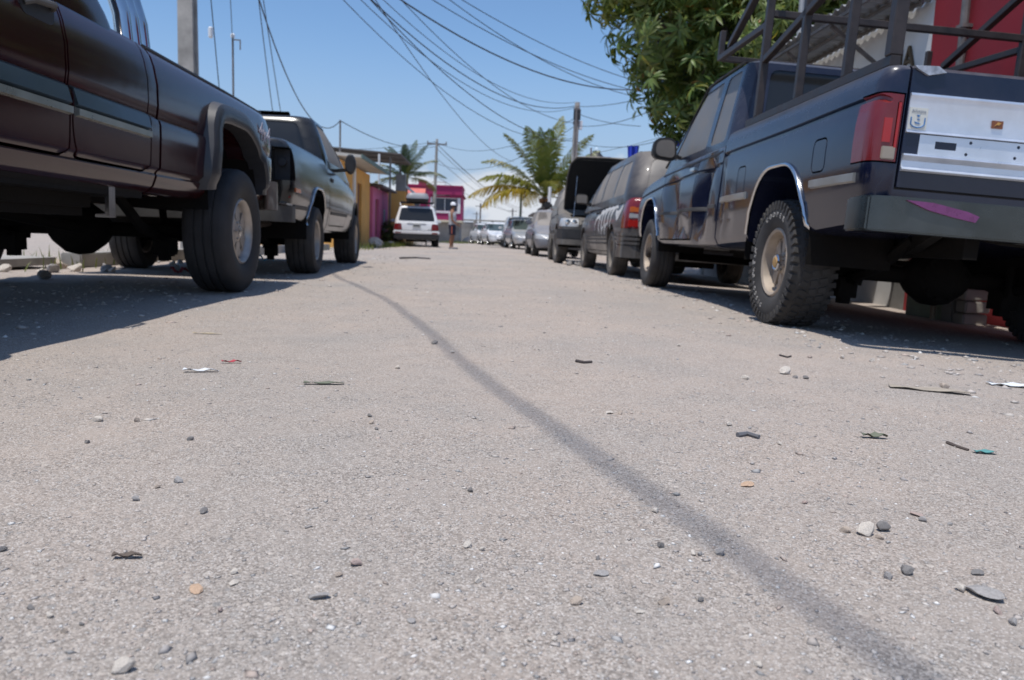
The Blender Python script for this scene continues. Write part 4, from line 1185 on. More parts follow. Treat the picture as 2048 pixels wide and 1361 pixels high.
# dark SUV with its hood up, nose towards the camera
M['suv_dark'] = paint('dusty_charcoal_paint', (.012, .012, .013), .70, .28, .1, (.20, .18, .16), .5, .4, .8)
def hood_up_suv():
    keys = [(-.90, .72, .52, 1.02), (-.86, .84, .47, 1.06), (-.75, .88, .45, 1.08), (0, .91, .42, 1.08), (1.9, .91, .42, 1.04), (2.7, .90, .44, 1.00), (3.2, .87, .48, .94), (3.42, .78, .50, .86), (3.48, .65, .54, .78)]
    ar = arch_poly(0, .80, .42, .26, .2, .2); af = arch_poly(2.65, .80, .42, .26, .2, .2)
    m = M['suv_dark']
    cuts = [prism_mesh(p, 'x', s * .45, s * 1.3) for p in (ar, af) for s in (-1, 1)]
    cuts += [MB().prism([(-.70, 2.05), (.70, 2.05), (.66, 3.28), (-.66, 3.28)], 'z', .72, 2).mesh()]
    rd = round_poly([(.38, .48), (1.05, .48), (1.05, 1.3), (.22, 1.3), (.24, .8)], .06); fd = round_poly([(1.07, .48), (2.02, .48), (2.05, 1.3), (1.07, 1.3)], .06)
    parts = []
    for a, b in ((.66, 1.3), (-1.3, -.66)):
        parts += [('rear_door', 'x', rd, a, b, m, .010), ('front_door', 'x', fd, a, b, m, .010)]
    parts += [('headlight', 'y', round_poly([(.52, .73), (1.0, .73), (1.0, .90), (.52, .90)], .03), 3.12, 4, 'lens_clear', .008),
              ('headlight', 'y', round_poly([(-1.0, .73), (-.52, .73), (-.52, .90), (-1.0, .90)], .03), 3.12, 4, 'lens_clear', .008),
              ('grille', 'y', [(-.46, .70), (.46, .70), (.46, .86), (-.46, .86)], 3.2, 4, 'black_plastic', .008)]
    cabk = [(1.00, -.84, 2.35, .87, .16), (1.10, -.84, 2.15, .86, .16), (1.40, -.78, 1.62, .78, .16), (1.62, -.68, 1.25, .70, .16)]
    wins = both('rear_side_window', round_poly([(.15, 1.12), (1.02, 1.12), (1.02, 1.56), (.15, 1.56)], .06), 'glass_filthy')
    wins += both('front_side_window', round_poly([(1.08, 1.12), (1.95, 1.12), (1.42, 1.56), (1.08, 1.56)], .06), 'glass_filthy')
    wins += both('quarter_window', round_poly([(-.68, 1.12), (.08, 1.12), (.08, 1.56), (-.58, 1.56)], .06), 'glass_filthy')
    wins += [('windshield', 'y', round_poly([(-.72, 1.10), (.72, 1.10), (.60, 1.58), (-.60, 1.58)], .08), 1.3, 3, 'glass_filthy')]
    root, bv, cb, P = vehicle('suv', (2.36, 18.62, gz(1.5) - .02), (0, -.02, PI - .03), keys, CARPROF, m, cabk, cuts, parts, wins)
    tag(root, 'dust-covered charcoal suv with its hood raised, facing the camera beyond the minivan', 'suv')
    # raised hood: hinged at the windscreen, ribbed underside
    hd = empty('hood', (0, 2.02, 1.06), (R(62), 0, 0), root)
    rings = []
    for y, w in ((0, .74), (.3, .75), (.8, .74), (1.1, .70), (1.25, .58)):
        rings.append([(-w, y, -.05), (-w, y, -.02), (-w * .6, y, .015), (0, y, .03), (w * .6, y, .015), (w, y, -.02), (w, y, -.05), (0, y, -.012)])
    MB().rings(rings).build('hood_skin', m, hd)
    MB().prism([(-.725, .03), (.725, .03), (.715, .85), (.67, 1.1), (.55, 1.22), (-.55, 1.22), (-.67, 1.1), (-.715, .85)], 'z', -.068, -.03).build('hood_insulation', plain('hood_underside', (.008, .008, .009), .9, 0, .3, 9), hd, bevel=.02)
    MB().bbox(-.5, -.36, .9, 1.24, .03, .05).build('hood_vent', M['black_plastic'], hd)
    MB().tube([(.60, 3.1, .92), (.55, 2.75, 1.75)], .008, 6).build('hood_prop', M['dull_chrome'], root)
    # engine bay
    MB().bbox(-.35, .30, 2.35, 3.0, .70, .93).build('engine', M['under'], root, bevel=.05)
    MB().bbox(.38, .60, 2.7, 3.0, .70, .90).build('battery', M['black_plastic'], root, bevel=.01)
    MB().bbox(-.60, -.42, 2.5, 2.9, .70, .95).build('airbox', M['black_plastic'], root, bevel=.03)
    for hl, s in zip(P['headlight'], (1, -1)):
        for xx in (.60, .73):
            yy = sy(bv, s * xx, .815, 1)
            MB().lathe([(-.01, .055), (.012, .05), (.016, .001)], 16, 'y', (s * xx, yy, .815)).build('lamp_reflector', M['chrome'], hl)
    for s in (-1, 1):
        liner(root, 0, .9, .42, .83, s, .4); liner(root, 2.65, .9, .42, .83, s, .4)
        for nm, y0, y1 in (('rear_door', .42, 1.03), ('front_door', 1.09, 2.0)):
            d = P[nm][0 if s > 0 else 1]
            side_strip('moulding', M['dusty_plastic'], d, bv, s, y0, y1, .60, .68, .02)
            x = sx(bv, y0 + .14, .96, s)
            MB().bbox(x - s * .01, x + s * .018, y0 + .05, y0 + .19, .945, .975).build('handle', M['black_plastic'], d, bevel=.005)
        mr = MB().bbox(s * .98, s * 1.17, 1.90, 2.02, 1.10, 1.25).build('mirror', M['black_plastic'], root, bevel=.04)
        MB().bar((s * .87, 1.95, 1.13), (s * .99, 1.95, 1.15), .06).build('mirror_arm', M['silver_trim'], mr)
        MB().bar((s * .60, -.5, 1.70), (s * .60, 1.0, 1.70), .03).build('roof_rail', M['black_plastic'], root)
    bp = round_poly([(-.90, 2.98), (-.93, 3.2), (-.82, 3.50), (-.45, 3.58), (.45, 3.58), (.82, 3.50), (.93, 3.2), (.90, 2.98), (.8, 3.2), (-.8, 3.2)], .05, 4)
    MB().prism(bp, 'z', .50, .68).build('bumper', M['black_plastic'], root, bevel=.03)
    MB().prism(bp, 'z', .38, .495).build('lower_bumper', m, root, bevel=.03)
    for s in (-1, 1):
        wheel(root, s * .80, 0, s, .35, .23, .20, 5, 'alloy', 'rubber_dusty', 'rim_dust')
        wheel(root, s * .80, 2.65, s, .35, .23, .20, 5, 'alloy', 'rubber_dusty', 'rim_dust', steer=.10)
    MB().bbox(-.4, .4, -.6, 3.2, .32, .45).build('underbody', M['under'], root)
    MB().tube([(-.7, 0, .34), (.7, 0, .34)], .04, 8).build('rear_axle', M['under'], root)
hood_up_suv()

# generic small car
def small_car(name, loc, rot, m, label, cat, L=4.3, wb=2.55, hw=.84, belt=.90, roof=1.42, kind='sedan', glassm='glass', rear_lamp='lens_red', grille=True, rim='rim_silver', tyre='rubber', plate_on=True):
    """local +y is forward, origin at the rear axle"""
    ro = (L - wb) * .52; y0 = -ro; y1 = L - ro
    fh = belt - .06
    if kind == 'sedan':
        keys = [(y0, hw * .78, .36, belt - .14), (y0 + .03, hw * .90, .28, belt - .04), (y0 + .15, hw * .96, .24, belt + .01), (0, hw, .22, belt + .02), (wb * .5, hw, .22, belt), (wb * .86, hw * .99, .22, belt - .04), (y1 - .35, hw * .95, .24, belt - .16), (y1 - .08, hw * .84, .27, belt - .27), (y1, hw * .62, .32, belt - .36)]
        cabk = [(belt - .06, y0 + .28, wb * .93, hw * .93, .18), (belt + .02, y0 + .36, wb * .86, hw * .92, .18), (belt + .25, y0 + .68, wb * .66, hw * .83, .2), (roof - .06, y0 + 1.05, wb * .48, hw * .72, .2)]
        sidew = [[(y0 + .72, belt + .05), (wb * .42, belt + .05), (wb * .42, roof - .10), (y0 + 1.12, roof - .10)], [(wb * .45, belt + .05), (wb * .79, belt + .05), (wb * .56, roof - .10), (wb * .45, roof - .10)]]
    else:
        keys = [(y0, hw * .80, .50, belt - .14), (y0 + .03, hw * .90, .38, belt - .02), (y0 + .15, hw * .97, .33, belt + .02), (0, hw, .32, belt + .02), (wb * .5, hw, .32, belt), (wb * .9, hw * .99, .32, belt - .04), (y1 - .3, hw * .94, .34, belt - .10), (y1 - .06, hw * .84, .38, belt - .18), (y1, hw * .66, .42, belt - .26)]
        cabk = [(belt - .06, y0 + .05, wb * .98, hw * .94, .16), (belt + .02, y0 + .06, wb * .92, hw * .93, .16), (belt + .28, y0 + .17, wb * .74, hw * .85, .17), (roof - .06, y0 + .30, wb * .60, hw * .75, .17)]
        sidew = [[(y0 + .30, belt + .05), (.32, belt + .05), (.32, roof - .11), (y0 + .42, roof - .12)], [(.36, belt + .05), (wb * .50, belt + .05), (wb * .50, roof - .10), (.36, roof - .11)], [(wb * .53, belt + .05), (wb * .86, belt + .05), (wb * .66, roof - .11), (wb * .53, roof - .10)]]
    rt = .33 if kind != 'sedan' else .30
    ar = arch_poly(0, rt * 2 + .07, rt + .07, rt * .62, .05, .18); af = arch_poly(wb, rt * 2 + .07, rt + .07, rt * .62, .05, .18)
    cuts = [prism_mesh(p, 'x', s * .40, s * 1.3) for p in (ar, af) for s in (-1, 1)]
    zl0, zl1 = (belt - .30, belt - .12)
    parts = [('tail_light', 'y', round_poly([(s * hw * .62, zl0), (s * 1.3, zl0), (s * 1.3, zl1 + .06), (s * hw * .66, zl1 + .06)], .03), -4, y0 + .22, rear_lamp, .006) for s in (-1, 1)]
    parts += [('headlight', 'y', round_poly([(s * hw * .48, belt - .38), (s * 1.3, belt - .36), (s * 1.3, belt - .16), (s * hw * .52, belt - .25)], .03), y1 - .42, 9, 'lens_clear', .006) for s in (-1, 1)]
    fd = round_poly([(wb * .44, .30 if kind == 'sedan' else .40), (wb * .80, .30 if kind == 'sedan' else .40), (wb * .82, belt + .2), (wb * .44, belt + .2)], .05)
    rd = round_poly([(.42, .30 if kind == 'sedan' else .40), (wb * .43, .30 if kind == 'sedan' else .40), (wb * .43, belt + .2), (.30, belt + .2), (.30, .72)], .05)
    for a, b in ((.60, 1.3), (-1.3, -.60)):
        parts += [('front_door', 'x', fd, a, b, m, .008), ('rear_door', 'x', rd, a, b, m, .008)]
    wins = []
    for q in sidew: wins += both('side_window', round_poly(q, .05), glassm)
    wins += [('windshield', 'y', round_poly([(-hw * .82, belt + .03), (hw * .82, belt + .03), (hw * .68, roof - .09), (-hw * .68, roof - .09)], .06), wb * .4, 6, glassm),
             ('rear_window', 'y', round_poly([(-hw * .78, belt + .05), (hw * .78, belt + .05), (hw * .66, roof - .10), (-hw * .66, roof - .10)], .08), -4, (y0 + .9 if kind != 'sedan' else .3), glassm)]
    root, bv, cb, P = vehicle(name, loc, rot, keys, CARPROF, m, cabk, cuts, parts, wins, step=.07)
    tag(root, label, cat)
    for s in (-1, 1):
        liner(root, 0, hw, rt + .08, rt * 2 + .09, s, .36); liner(root, wb, hw, rt + .08, rt * 2 + .09, s, .36)
        mr = MB().bbox(s * (hw * .97), s * (hw + .17), wb * .76, wb * .76 + .10, belt + .03, belt + .16).build('mirror', m, root, bevel=.035)
        for y in (0, wb): wheel(root, s * (hw - .105), y, s, rt, .20, rt * .62, 5, 'thin', tyre, rim, cap='small')
        for nm, yy in (('front_door', wb * .48), ('rear_door', .46)):
            x = sx(bv, yy, belt - .10, s)
            MB().bbox(x - s * .01, x + s * .016, yy, yy + .13, belt - .12, belt - .09).build('handle', M['black_plastic'], P[nm][0 if s > 0 else 1], bevel=.005)
    if grille:
        gy = sy(bv, 0, belt - .30, 1)
        MB().bbox(-hw * .36, hw * .36, gy - .05, gy + .015, belt - .37, belt - .27).build('grille', M['black_plastic'], root, bevel=.012)
        gy = sy(bv, 0, .36 if kind == 'sedan' else .48, 1)
        MB().bbox(-hw * .5, hw * .5, gy - .06, gy + .012, .30, .40).build('lower_grille', M['black_plastic'], root, bevel=.012)
        if plate_on: plate(root, 0, y1 + .012, belt - .43, 1)
    MB().bbox(-.4, .4, y0 + .3, y1 - .4, .16 if kind == 'sedan' else .24, .34).build('underbody', M['under'], root)
    return root, bv, cb, P, y0, y1

M['white_paint'] = paint('white_car_paint', (.78, .79, .80), .25, .25, 0., (.45, .42, .38), .1, .8, .15)
M['silver_paint'] = paint('silver_car_paint', (.50, .52, .55), .25, .28, .6, (.40, .37, .34), .1, .8, .15)
M['grey_paint'] = paint('grey_car_paint', (.14, .155, .19), .6, .3, .4, (.32, .29, .27), .3, .7, .5)

# white SUV with roof box, tail towards the camera
def white_suv():
    r, bv, cb, P, y0, y1 = small_car('suv', (-2.80, 31.0, -.05), (0, 0, .10), M['white_paint'], 'white suv with grey roof box, seen from behind on the left', 'suv', 4.4, 2.63, .88, .98, 1.62, 'suv', 'glass', grille=False)
    sf = lambda x, z: sy(bv, x, z, -1)
    MB().bbox(-.86, .86, y0 - .07, y0 + .30, .34, .53).build('lower_bumper', M['black_plastic'], r, bevel=.03)
    MB().bbox(-.88, .88, y0 - .06, y0 + .30, .535, .66).build('bumper', M['white_paint'], r, bevel=.03)
    for s in (-1, 1): MB().bbox(s * .58, s * .80, y0 - .068, y0, .55, .60).build('bumper_reflector', M['lens_red'], r, bevel=.006)
    plate(r, 0, sf(0, .84) - .012, .85, -1)
    MB().bbox(-.36, .36, sf(0, .93) - .03, sf(0, .93) + .01, .925, .955).build('tailgate_bar', M['chrome'], r, bevel=.008)
    MB().bbox(.42, .56, sf(.5, .72) - .008, sf(.5, .72) + .01, .70, .74).build('badge', M['chrome'], r)
    MB().bbox(-.78, .78, sf(0, .68) - .004, sf(0, .68) + .03, .665, .68).build('tailgate_gap', M['black_plastic'], r)
    for s in (-1, 1): MB().tube([(s * .62, y0 + .40, 1.62), (s * .64, y0 + .5, 1.69), (s * .64, 1.2, 1.69), (s * .62, 1.35, 1.64)], .025, 8).build('roof_rail', M['white_paint'], r)
    bx = empty('roof_box', (-2.78, 31.0, 1.62), (0, 0, .10))
    tag(bx, 'grey hard-shell cargo box on the roof of the white suv', 'roof box')
    MB().rings([rrect(.40, -.75, 1.25, .12, .10), rrect(.43, -.80, 1.30, .12, .16), rrect(.43, -.80, 1.30, .12, .20)]).build('box_base', M['black_plastic'], bx)
    MB().rings([rrect(.435, -.81, 1.31, .12, .205), rrect(.43, -.80, 1.28, .13, .28), rrect(.37, -.72, 1.05, .14, .40), rrect(.30, -.62, .85, .14, .425)]).build('box_lid', plain('box_grey', (.26, .27, .29), .4, 0, .1, 4), bx)
    for y in (-.3, .7): MB().bbox(-.66, .66, y - .03, y + .03, .06, .105).build('cross_bar', M['black_plastic'], bx)
white_suv()
small_car('sedan', (1.66, 38.4, -.04), (0, 0, PI + .10), M['silver_paint'], 'silver sedan facing the camera at the end of the row of parked cars', 'car', 4.3, 2.5, .84, .88, 1.42, 'sedan', 'glass_green')
small_car('suv', (1.62, 40.2, -.04), (0, 0, .02), M['white_paint'], 'white suv half hidden behind the silver sedan, red tail lamp showing', 'suv', 4.1, 2.5, .85, .95, 1.60, 'suv', 'glass', grille=False)
small_car('sedan', (.42, 50.5, -.02), (0, 0, PI + .16), M['white_paint'], 'white sedan facing the camera in front of the far wall', 'car', 4.5, 2.6, .87, .88, 1.43, 'sedan', 'glass_green')
small_car('sedan', (-.35, 56.5, -.02), (0, 0, PI + .20), M['white_paint'], 'far white car peeking out left of the white sedan', 'car', 4.4, 2.6, .86, .9, 1.46, 'sedan', 'glass_green')
small_car('sedan', (2.02, 24.6, gz(1.4) - .03), (0, -.02, PI + .02), M['grey_paint'], 'dusty blue-grey sedan parked beyond the suv with the raised hood', 'car', 4.3, 2.5, .83, .86, 1.38, 'sedan', 'glass_filthy', rim='rim_alloy', tyre='rubber_grey')
# ------------------------------------------------------------------ buildings and street
def wall_open(b, axis, pos, th, u0, u1, z0, z1, openings):
    """wall slab on plane axis=pos (thickness th towards +), openings (u0,u1,z0,z1) left free"""
    us = sorted(set([u0, u1] + [o[0] for o in openings] + [o[1] for o in openings]))
    zs = sorted(set([z0, z1] + [o[2] for o in openings] + [o[3] for o in openings]))
    for i in range(len(us) - 1):
        # merge vertically
        run = None
        for j in range(len(zs) - 1):
            cu, cz = (us[i] + us[i + 1]) / 2, (zs[j] + zs[j + 1]) / 2
            free = any(o[0] < cu < o[1] and o[2] < cz < o[3] for o in openings)
            if not free:
                if run is None: run = [zs[j], zs[j + 1]]
                else: run[1] = zs[j + 1]
            if free or j == len(zs) - 2:
                if run:
                    if axis == 'x': b.bbox(pos, pos + th, us[i], us[i + 1], run[0], run[1])
                    else: b.bbox(us[i], us[i + 1], pos, pos + th, run[0], run[1])
                    run = None
    return b
def weld(o):
    bm = bmesh.new(); bm.from_mesh(o.data); bmesh.ops.remove_doubles(bm, verts=bm.verts, dist=1e-4)
    # drop internal double faces
    seen = {}
    for f in list(bm.faces):
        k = tuple(sorted(v.index for v in f.verts)); seen.setdefault(k, []).append(f)
    bm.verts.index_update()
    dead = [f for fs in seen.values() if len(fs) > 1 for f in fs]
    bmesh.ops.delete(bm, geom=dead, context='FACES_ONLY'); bm.to_mesh(o.data); bm.free()
    return o
def window(parent, axis, pos, u0, u1, z0, z1, out=-1, fm='white_frame', gm='glass_house', mull=1, depth=.06, t=.05):
    """framed window set in a wall; out = sign of the outward normal on the axis"""
    def bx(b, a0, a1, p0, p1, c0, c1): return b.bbox(p0, p1, a0, a1, c0, c1) if axis == 'x' else b.bbox(a0, a1, p0, p1, c0, c1)
    p0, p1 = pos, pos - out * depth
    lo, hi = min(p0, p1), max(p0, p1)
    b = MB()
    bx(b, u0, u0 + t, lo, hi, z0, z1); bx(b, u1 - t, u1, lo, hi, z0, z1); bx(b, u0 + t, u1 - t, lo, hi, z0, z0 + t); bx(b, u0 + t, u1 - t, lo, hi, z1 - t, z1)
    n = mull + 1
    for k in range(1, n):
        u = u0 + (u1 - u0) * k / n; bx(b, u - t * .4, u + t * .4, lo + .004, hi - .004, z0 + t, z1 - t)
    w = b.build('window', M[fm], parent)
    g = (lo + hi) / 2
    for k in range(n):
        a0, a1 = u0 + t * .9 + (u1 - u0 - t) * k / n, u0 + (u1 - u0 - t) * (k + 1) / n
        bb = MB(); bx(bb, a0, a1, g - .006, g + .006, z0 + t * .9, z1 - t * .9); bb.build('pane', M[gm], w)
    return w

# ---- right: red building
rb = empty('red_building', (4.1, 4, -.14)); tag(rb, 'dark red building with barred window at the right edge', 'building')
def at(o): return lambda b: b
b = MB(); wall_open(b, 'x', 0, .2, .25, 3.48, 0, 4.6, [(.55, 1.98, .9, 3.1)])
weld(b.build('wall', M['red_wall'], rb))
MB().bbox(-.02, .0, .25, 3.48, 0, .30).build('plinth', plain('red_plinth', (.30, .03, .035), .85, 0, .3, 6, .3, 30), rb)
MB().bbox(.2, 4, 3.28, 3.48, 0, 4.6).build('end_wall', M['red_wall'], rb)
window(rb, 'x', .14, .55, 1.98, .9, 3.1, -1, 'brown_door', 'glass_house', 1)
for i in range(7):
    y = .62 + i * .215
    MB().bar((.03, y, .9), (.03, y, 3.1), .018).build('window_bar', M['rust_pole'], rb)
for z in (1.2, 1.75, 2.3, 2.85): MB().bar((.035, .55, z), (.035, 1.98, z), .016).build('window_bar', M['rust_pole'], rb)
MB().tube([(-.05, 2.9, .3), (-.05, 2.9, 4.5)], .035, 10).build('drain_pipe', M['rust_pole'], rb)
for z in (1.2, 2.5, 3.8): MB().bbox(-.09, 0, 2.85, 2.95, z, z + .03).build('pipe_clip', M['rust_pole'], rb)
MB().bbox(-.25, 4.2, .2, 3.46, 4.6, 4.75).build('roof', M['grey_render'], rb)
MB().bbox(-.16, .0, 2.55, 3.05, 0, .75).build('meter_box', M['red_wall'], rb, bevel=.01)

# ---- right: white house with corrugated awning
wh = empty('white_house', (4.1, 7.5, -.14)); tag(wh, 'white-walled house with corrugated awning and brown wall letters', 'house')
b = MB(); wall_open(b, 'x', .03, .18, -.01, 7.5, 0, 3.1, [(1.9, 2.8, 0, 2.1), (4.2, 5.4, .95, 2.0)])
weld(b.build('wall', M['white_wall'], wh))
dr = MB().bbox(.10, .14, 1.9, 2.8, 0, 2.1).build('door', M['brown_door'], wh)
MB().lathe([(0, .001), (.0, .02), (.05, .02), (.05, .001)], 10, 'x', (.05, 2.02, 1.05)).build('door_handle', M['dull_chrome'], dr)
window(wh, 'x', .15, 4.2, 5.4, .95, 2.0, -1)
MB().bbox(.0, 4.2, 7.3, 7.5, 0, 3.1).build('side_wall', M['white_wall'], wh)
MB().bbox(-.012, .03, .0, .26, .0, .36).build('grey_dado', M['grey_render'], wh)
for i, (ch, y) in enumerate((('A', .40), ('I', .56), ('R', .76))):
    o = mk('wall_letter', text_mesh(ch, .34, .012), M['letters_brown'], wh, 0)
    o.location = (.016, y, 2.46); o.rotation_euler = (PI / 2, 0, -PI / 2)
# awning: corrugated sheets
aw = empty('corrugated_awning', (4.1, 7.5, 2.80)); tag(aw, 'grey corrugated metal awning over the white house front', 'awning')
for k in range(7):
    y0 = .02 + k * .80; n = 34; vs = []; t = .003
    for i in range(n + 1):
        y = y0 + .83 * i / n; z = .018 * math.sin((y0 + .83 * i / n) * 2 * PI / .076 * .5) + (.006 if k % 2 else 0)
        vs += [(.02, y, z - .0), (-.66, y, z + .02), (.02, y, z - t), (-.66, y, z + .02 - t)]
    fs = []
    for i in range(n):
        a = 4 * i; c = a + 4
        fs += [(a, c, c + 1, a + 1), (a + 2, a + 3, c + 3, c + 2), (a + 1, c + 1, c + 3, a + 3), (a, a + 2, c + 2, c)]
    fs += [(0, 1, 3, 2), (4 * n, 4 * n + 2, 4 * n + 3, 4 * n + 1)]
    MB().add(vs, fs).build('roof_sheet', M['zinc'], aw, 60)
for x in (-.08, -.33, -.60): MB().bar((x, .05, -.035), (x, 5.6, -.035), .03, .03).build('batten', M['rust_pole'], aw)
for y in (.9, 2.1, 3.3, 4.5): MB().bar((.02, y, -.48), (-.58, y, -.055), .035).build('brace', M['rust_pole'], aw)

# ---- right: low rubble wall, posts between road and houses
gw = empty('garden_wall', (4.02, 6.35, -.14)); tag(gw, 'low broken green-grey wall seen under the blue pickup', 'wall')
MB().bbox(-.20, -.06, .0, .62, 0, .34).build('wall', M['green_wall'], gw, bevel=.012)
MB().bbox(-.24, -.03, -.16, -.005, 0, .46).build('wall_pier', M['grey_render'], gw, bevel=.015)
for k in range(4): MB().box((-.135, -.24 - .02 * (k % 2), .05 + k * .1), (.2, .14, .09)).build('block', M['concrete'], gw, bevel=.01)
wp_ = MB().tube([(3.76, 6.42, -.14), (3.77, 6.44, .9)], .022, 8).build('wooden_stake', M['wood']); tag(wp_, 'thin wooden stake standing by the low green wall', 'stake')
# ---- distant right
cb_ = empty('sheet_metal_shed', (4.2, 33, -.14)); tag(cb_, 'pale corrugated sheet-metal building behind the right palm', 'building')
MB().bbox(0, 4, 0, 5, 0, 3.0).build('wall', M['pale_roof'], cb_)
for i in range(14): MB().bbox(-.03, 0, .1 + i * .35, .2 + i * .35, .1, 2.95).build('wall_rib', M['pale_roof'], cb_)
for i in range(10): MB().bbox(.1 + i * .4, .22 + i * .4, -.03, 0, .1, 2.95).build('wall_rib', M['pale_roof'], cb_)
MB().bbox(-.2, 4.2, -.2, 5.2, 3.0, 3.08).build('roof', M['dark_sheet'], cb_)
def simple_house(name, label, loc, w, d, h, wm, rm, wins=(), roof_over=.25, roof_t=.12, rotz=0., door=None):
    e = empty(name, loc, (0, 0, rotz)); tag(e, label, 'house')
    b = MB(); wall_open(b, 'y', 0, .18, 0, w, 0, h, [q for q in wins] + ([door] if door else []))
    weld(b.build('wall', M[wm], e))
    MB().bbox(0, .18, .18, d, 0, h).build('side_wall', M[wm], e)
    MB().bbox(w - .18, w, .18, d, 0, h).build('side_wall', M[wm], e)
    MB().bbox(.18, w - .18, d - .18, d, 0, h).build('back_wall', M[wm], e)
    MB().bbox(-roof_over, w + roof_over, -roof_over, d + roof_over, h, h + roof_t).build('roof', M[rm], e)
    for q in wins: window(e, 'y', .05, q[0], q[1], q[2], q[3], -1)
    if door: MB().bbox(door[0], door[1], .08, .13, door[2], door[3]).build('door', M['brown_door'], e)
    return e
simple_house('white_house', 'small grey-white house with dark flat roof beside the far cars', (2.9, 47, -.14), 3.2, 5, 2.05, 'white_wall', 'dark_sheet', [(.5, 1.3, .9, 1.6)])
simple_house('orange_house', 'small brick-red house front between the palm and the silver sedan', (2.75, 36.2, -.14), .9, 4, 2.0, 'brick_red', 'dark_sheet', door=(.45, .8, 0, 1.7))
simple_house('orange_house', 'orange-red painted house roofline behind the raised hood', (4.6, 24, -.14), 4, 6, 2.4, 'brick_red', 'brick_red')
tk = empty('water_tank', (5.35, 40.0, 4.15)); tag(tk, 'black plastic rooftop water tank above the raised hood', 'water tank')
MB().lathe([(0, .42), (.10, .46), (.42, .46), (.50, .42), (.60, .30), (.68, .24), (.70, .20), (.80, .20), (.82, .001)], 28, 'z').build('tank_body', M['black_plastic'], tk, 50)
MB().lathe([(.82, .12), (.90, .11), (.98, .07), (1.0, .001)], 16, 'z').build('tank_lid', plain('pale_blue_lid', (.55, .68, .78), .5), tk)
MB().bbox(-.7, .7, -.7, .7, -4.3, -.002).build('tank_tower', M['grey_render'], tk)
# far wall closing the street
fw = empty('boundary_wall', (-2.6, 66, -.05)); tag(fw, 'long grey cement wall closing off the street', 'wall')
for i in range(7):
    MB().bbox(i * 1.5 + .012, (i + 1) * 1.5 - .012, 0, .15, 0, 1.75 - .02 * (i % 3)).build('wall_panel', M['grey_render'], fw)
    MB().bbox(i * 1.5 - .12, i * 1.5 + .10, -.04, -.002, 0, 1.86).build('pilaster', M['concrete'], fw)
MB().bbox(0, 10.5, -.05, .20, 1.86, 1.98).build('coping', M['concrete'], fw)

# ---- far magenta two-storey house
mg = empty('magenta_house', (-7.2, 58, -.1)); tag(mg, 'magenta house with projecting upper storey and white window surround', 'house')
b = MB(); wall_open(b, 'y', 0, .2, .9, 5.25, 1.75, 4.15, [(1.05, 2.2, 2.35, 3.35), (3.05, 4.95, 2.35, 3.35)])
weld(b.build('upper_wall', M['magenta_wall'], mg))
MB().bbox(5.05, 5.25, .2, 5, 1.75, 4.15).build('upper_side_wall', M['magenta_wall'], mg)
MB().bbox(.9, 1.1, .2, 5, 1.75, 4.15).build('upper_side_wall', M['magenta_wall'], mg)
MB().bbox(1.0, 5.1, .6, 5, 0, 1.62).build('lower_wall', M['grey_render'], mg)
MB().bbox(2.9, 5.3, -.05, 5.1, 1.60, 1.745).build('floor_slab', M['cream'], mg)
MB().bbox(2.95, 5.15, -.05, -.002, 2.24, 2.34).build('window_band', M['white_frame'], mg)
MB().bbox(2.95, 3.05, -.05, -.002, 2.345, 3.36).build('window_band', M['white_frame'], mg)
MB().bbox(4.95, 5.15, -.05, -.002, 2.345, 3.36).build('window_band', M['white_frame'], mg)
MB().bbox(2.9, 5.4, -.18, 5.1, 3.50, 3.58).build('cornice', plain('dark_magenta', (.20, .012, .06), .8), mg)
MB().bbox(.85, 5.3, -.08, 5.1, 4.15, 4.24).build('parapet', M['magenta_wall'], mg)
window(mg, 'y', .06, 3.05, 4.95, 2.35, 3.35, -1, 'white_frame', 'glass_house', 1)
window(mg, 'y', .06, 1.05, 2.2, 2.35, 3.35, -1, 'white_frame', 'glass_house', 1)
MB().prism([(-.9, 3.42), (.9, 3.42), (.9, 4.1), (.2, 4.1)], 'x', .7, 2.6).build('lean_to_roof', plain('pink_tile', (.60, .17, .14), .8, 0, .15, 5), mg)
MB().bbox(2.0, 2.6, .6, 1.2, 4.24, 4.55).build('roof_box', M['magenta_wall'], mg)
MB().tube([(3.0, .5, 4.24), (3.0, .5, 4.48), (4.0, .5, 4.48), (4.0, .5, 4.24)], .025, 6).build('roof_pipe', M['rust_pole'], mg)

# ---- left row of houses
yh = empty('ochre_house', (-4.3, 23.2, -.02)); tag(yh, 'ochre house with pale overhanging roof, nearest on the left', 'house')
b = MB(); wall_open(b, 'x', -.18, .18, 0, 5.6, 0, 2.55, [(2.9, 3.75, 0, 2.1), (.6, 1.6, 1.0, 2.0)])
weld(b.build('wall', M['yellow_wall'], yh))
MB().bbox(-.12, -.08, 2.9, 3.75, 0, 2.1).build('door', M['brown_door'], yh)
window(yh, 'x', -.04, .6, 1.6, 1.0, 2.0, 1)
MB().bbox(-4, -.18, 0, .18, 0, 2.55).build('end_wall', M['yellow_wall'], yh)
MB().bbox(-4, -.18, 5.42, 5.6, 0, 2.55).build('end_wall', M['yellow_wall'], yh)
MB().bbox(.0, .06, 1.95, 2.25, 0, 2.54).build('pilaster', M['white_wall'], yh)
MB().prism([(-4.2, 2.95), (.62, 2.60), (.62, 2.68), (-4.2, 3.05)], 'y', -.3, 5.9).build('roof', M['pale_roof'], yh)
MB().prism([(.625, 2.58), (.66, 2.58), (.66, 2.70), (.625, 2.70)], 'y', -.3, 5.9).build('fascia', plain('green_fascia', (.14, .20, .17), .7), yh)
pk_ = empty('pink_house', (-4.2, 28.85, -.02)); tag(pk_, 'low pink house with white-framed window beside the ochre house', 'house')
b = MB(); wall_open(b, 'x', -.18, .18, 0, 4.4, 0, 2.15, [(.7, 1.7, .25, 1.75), (3.0, 3.6, .55, 1.45)])
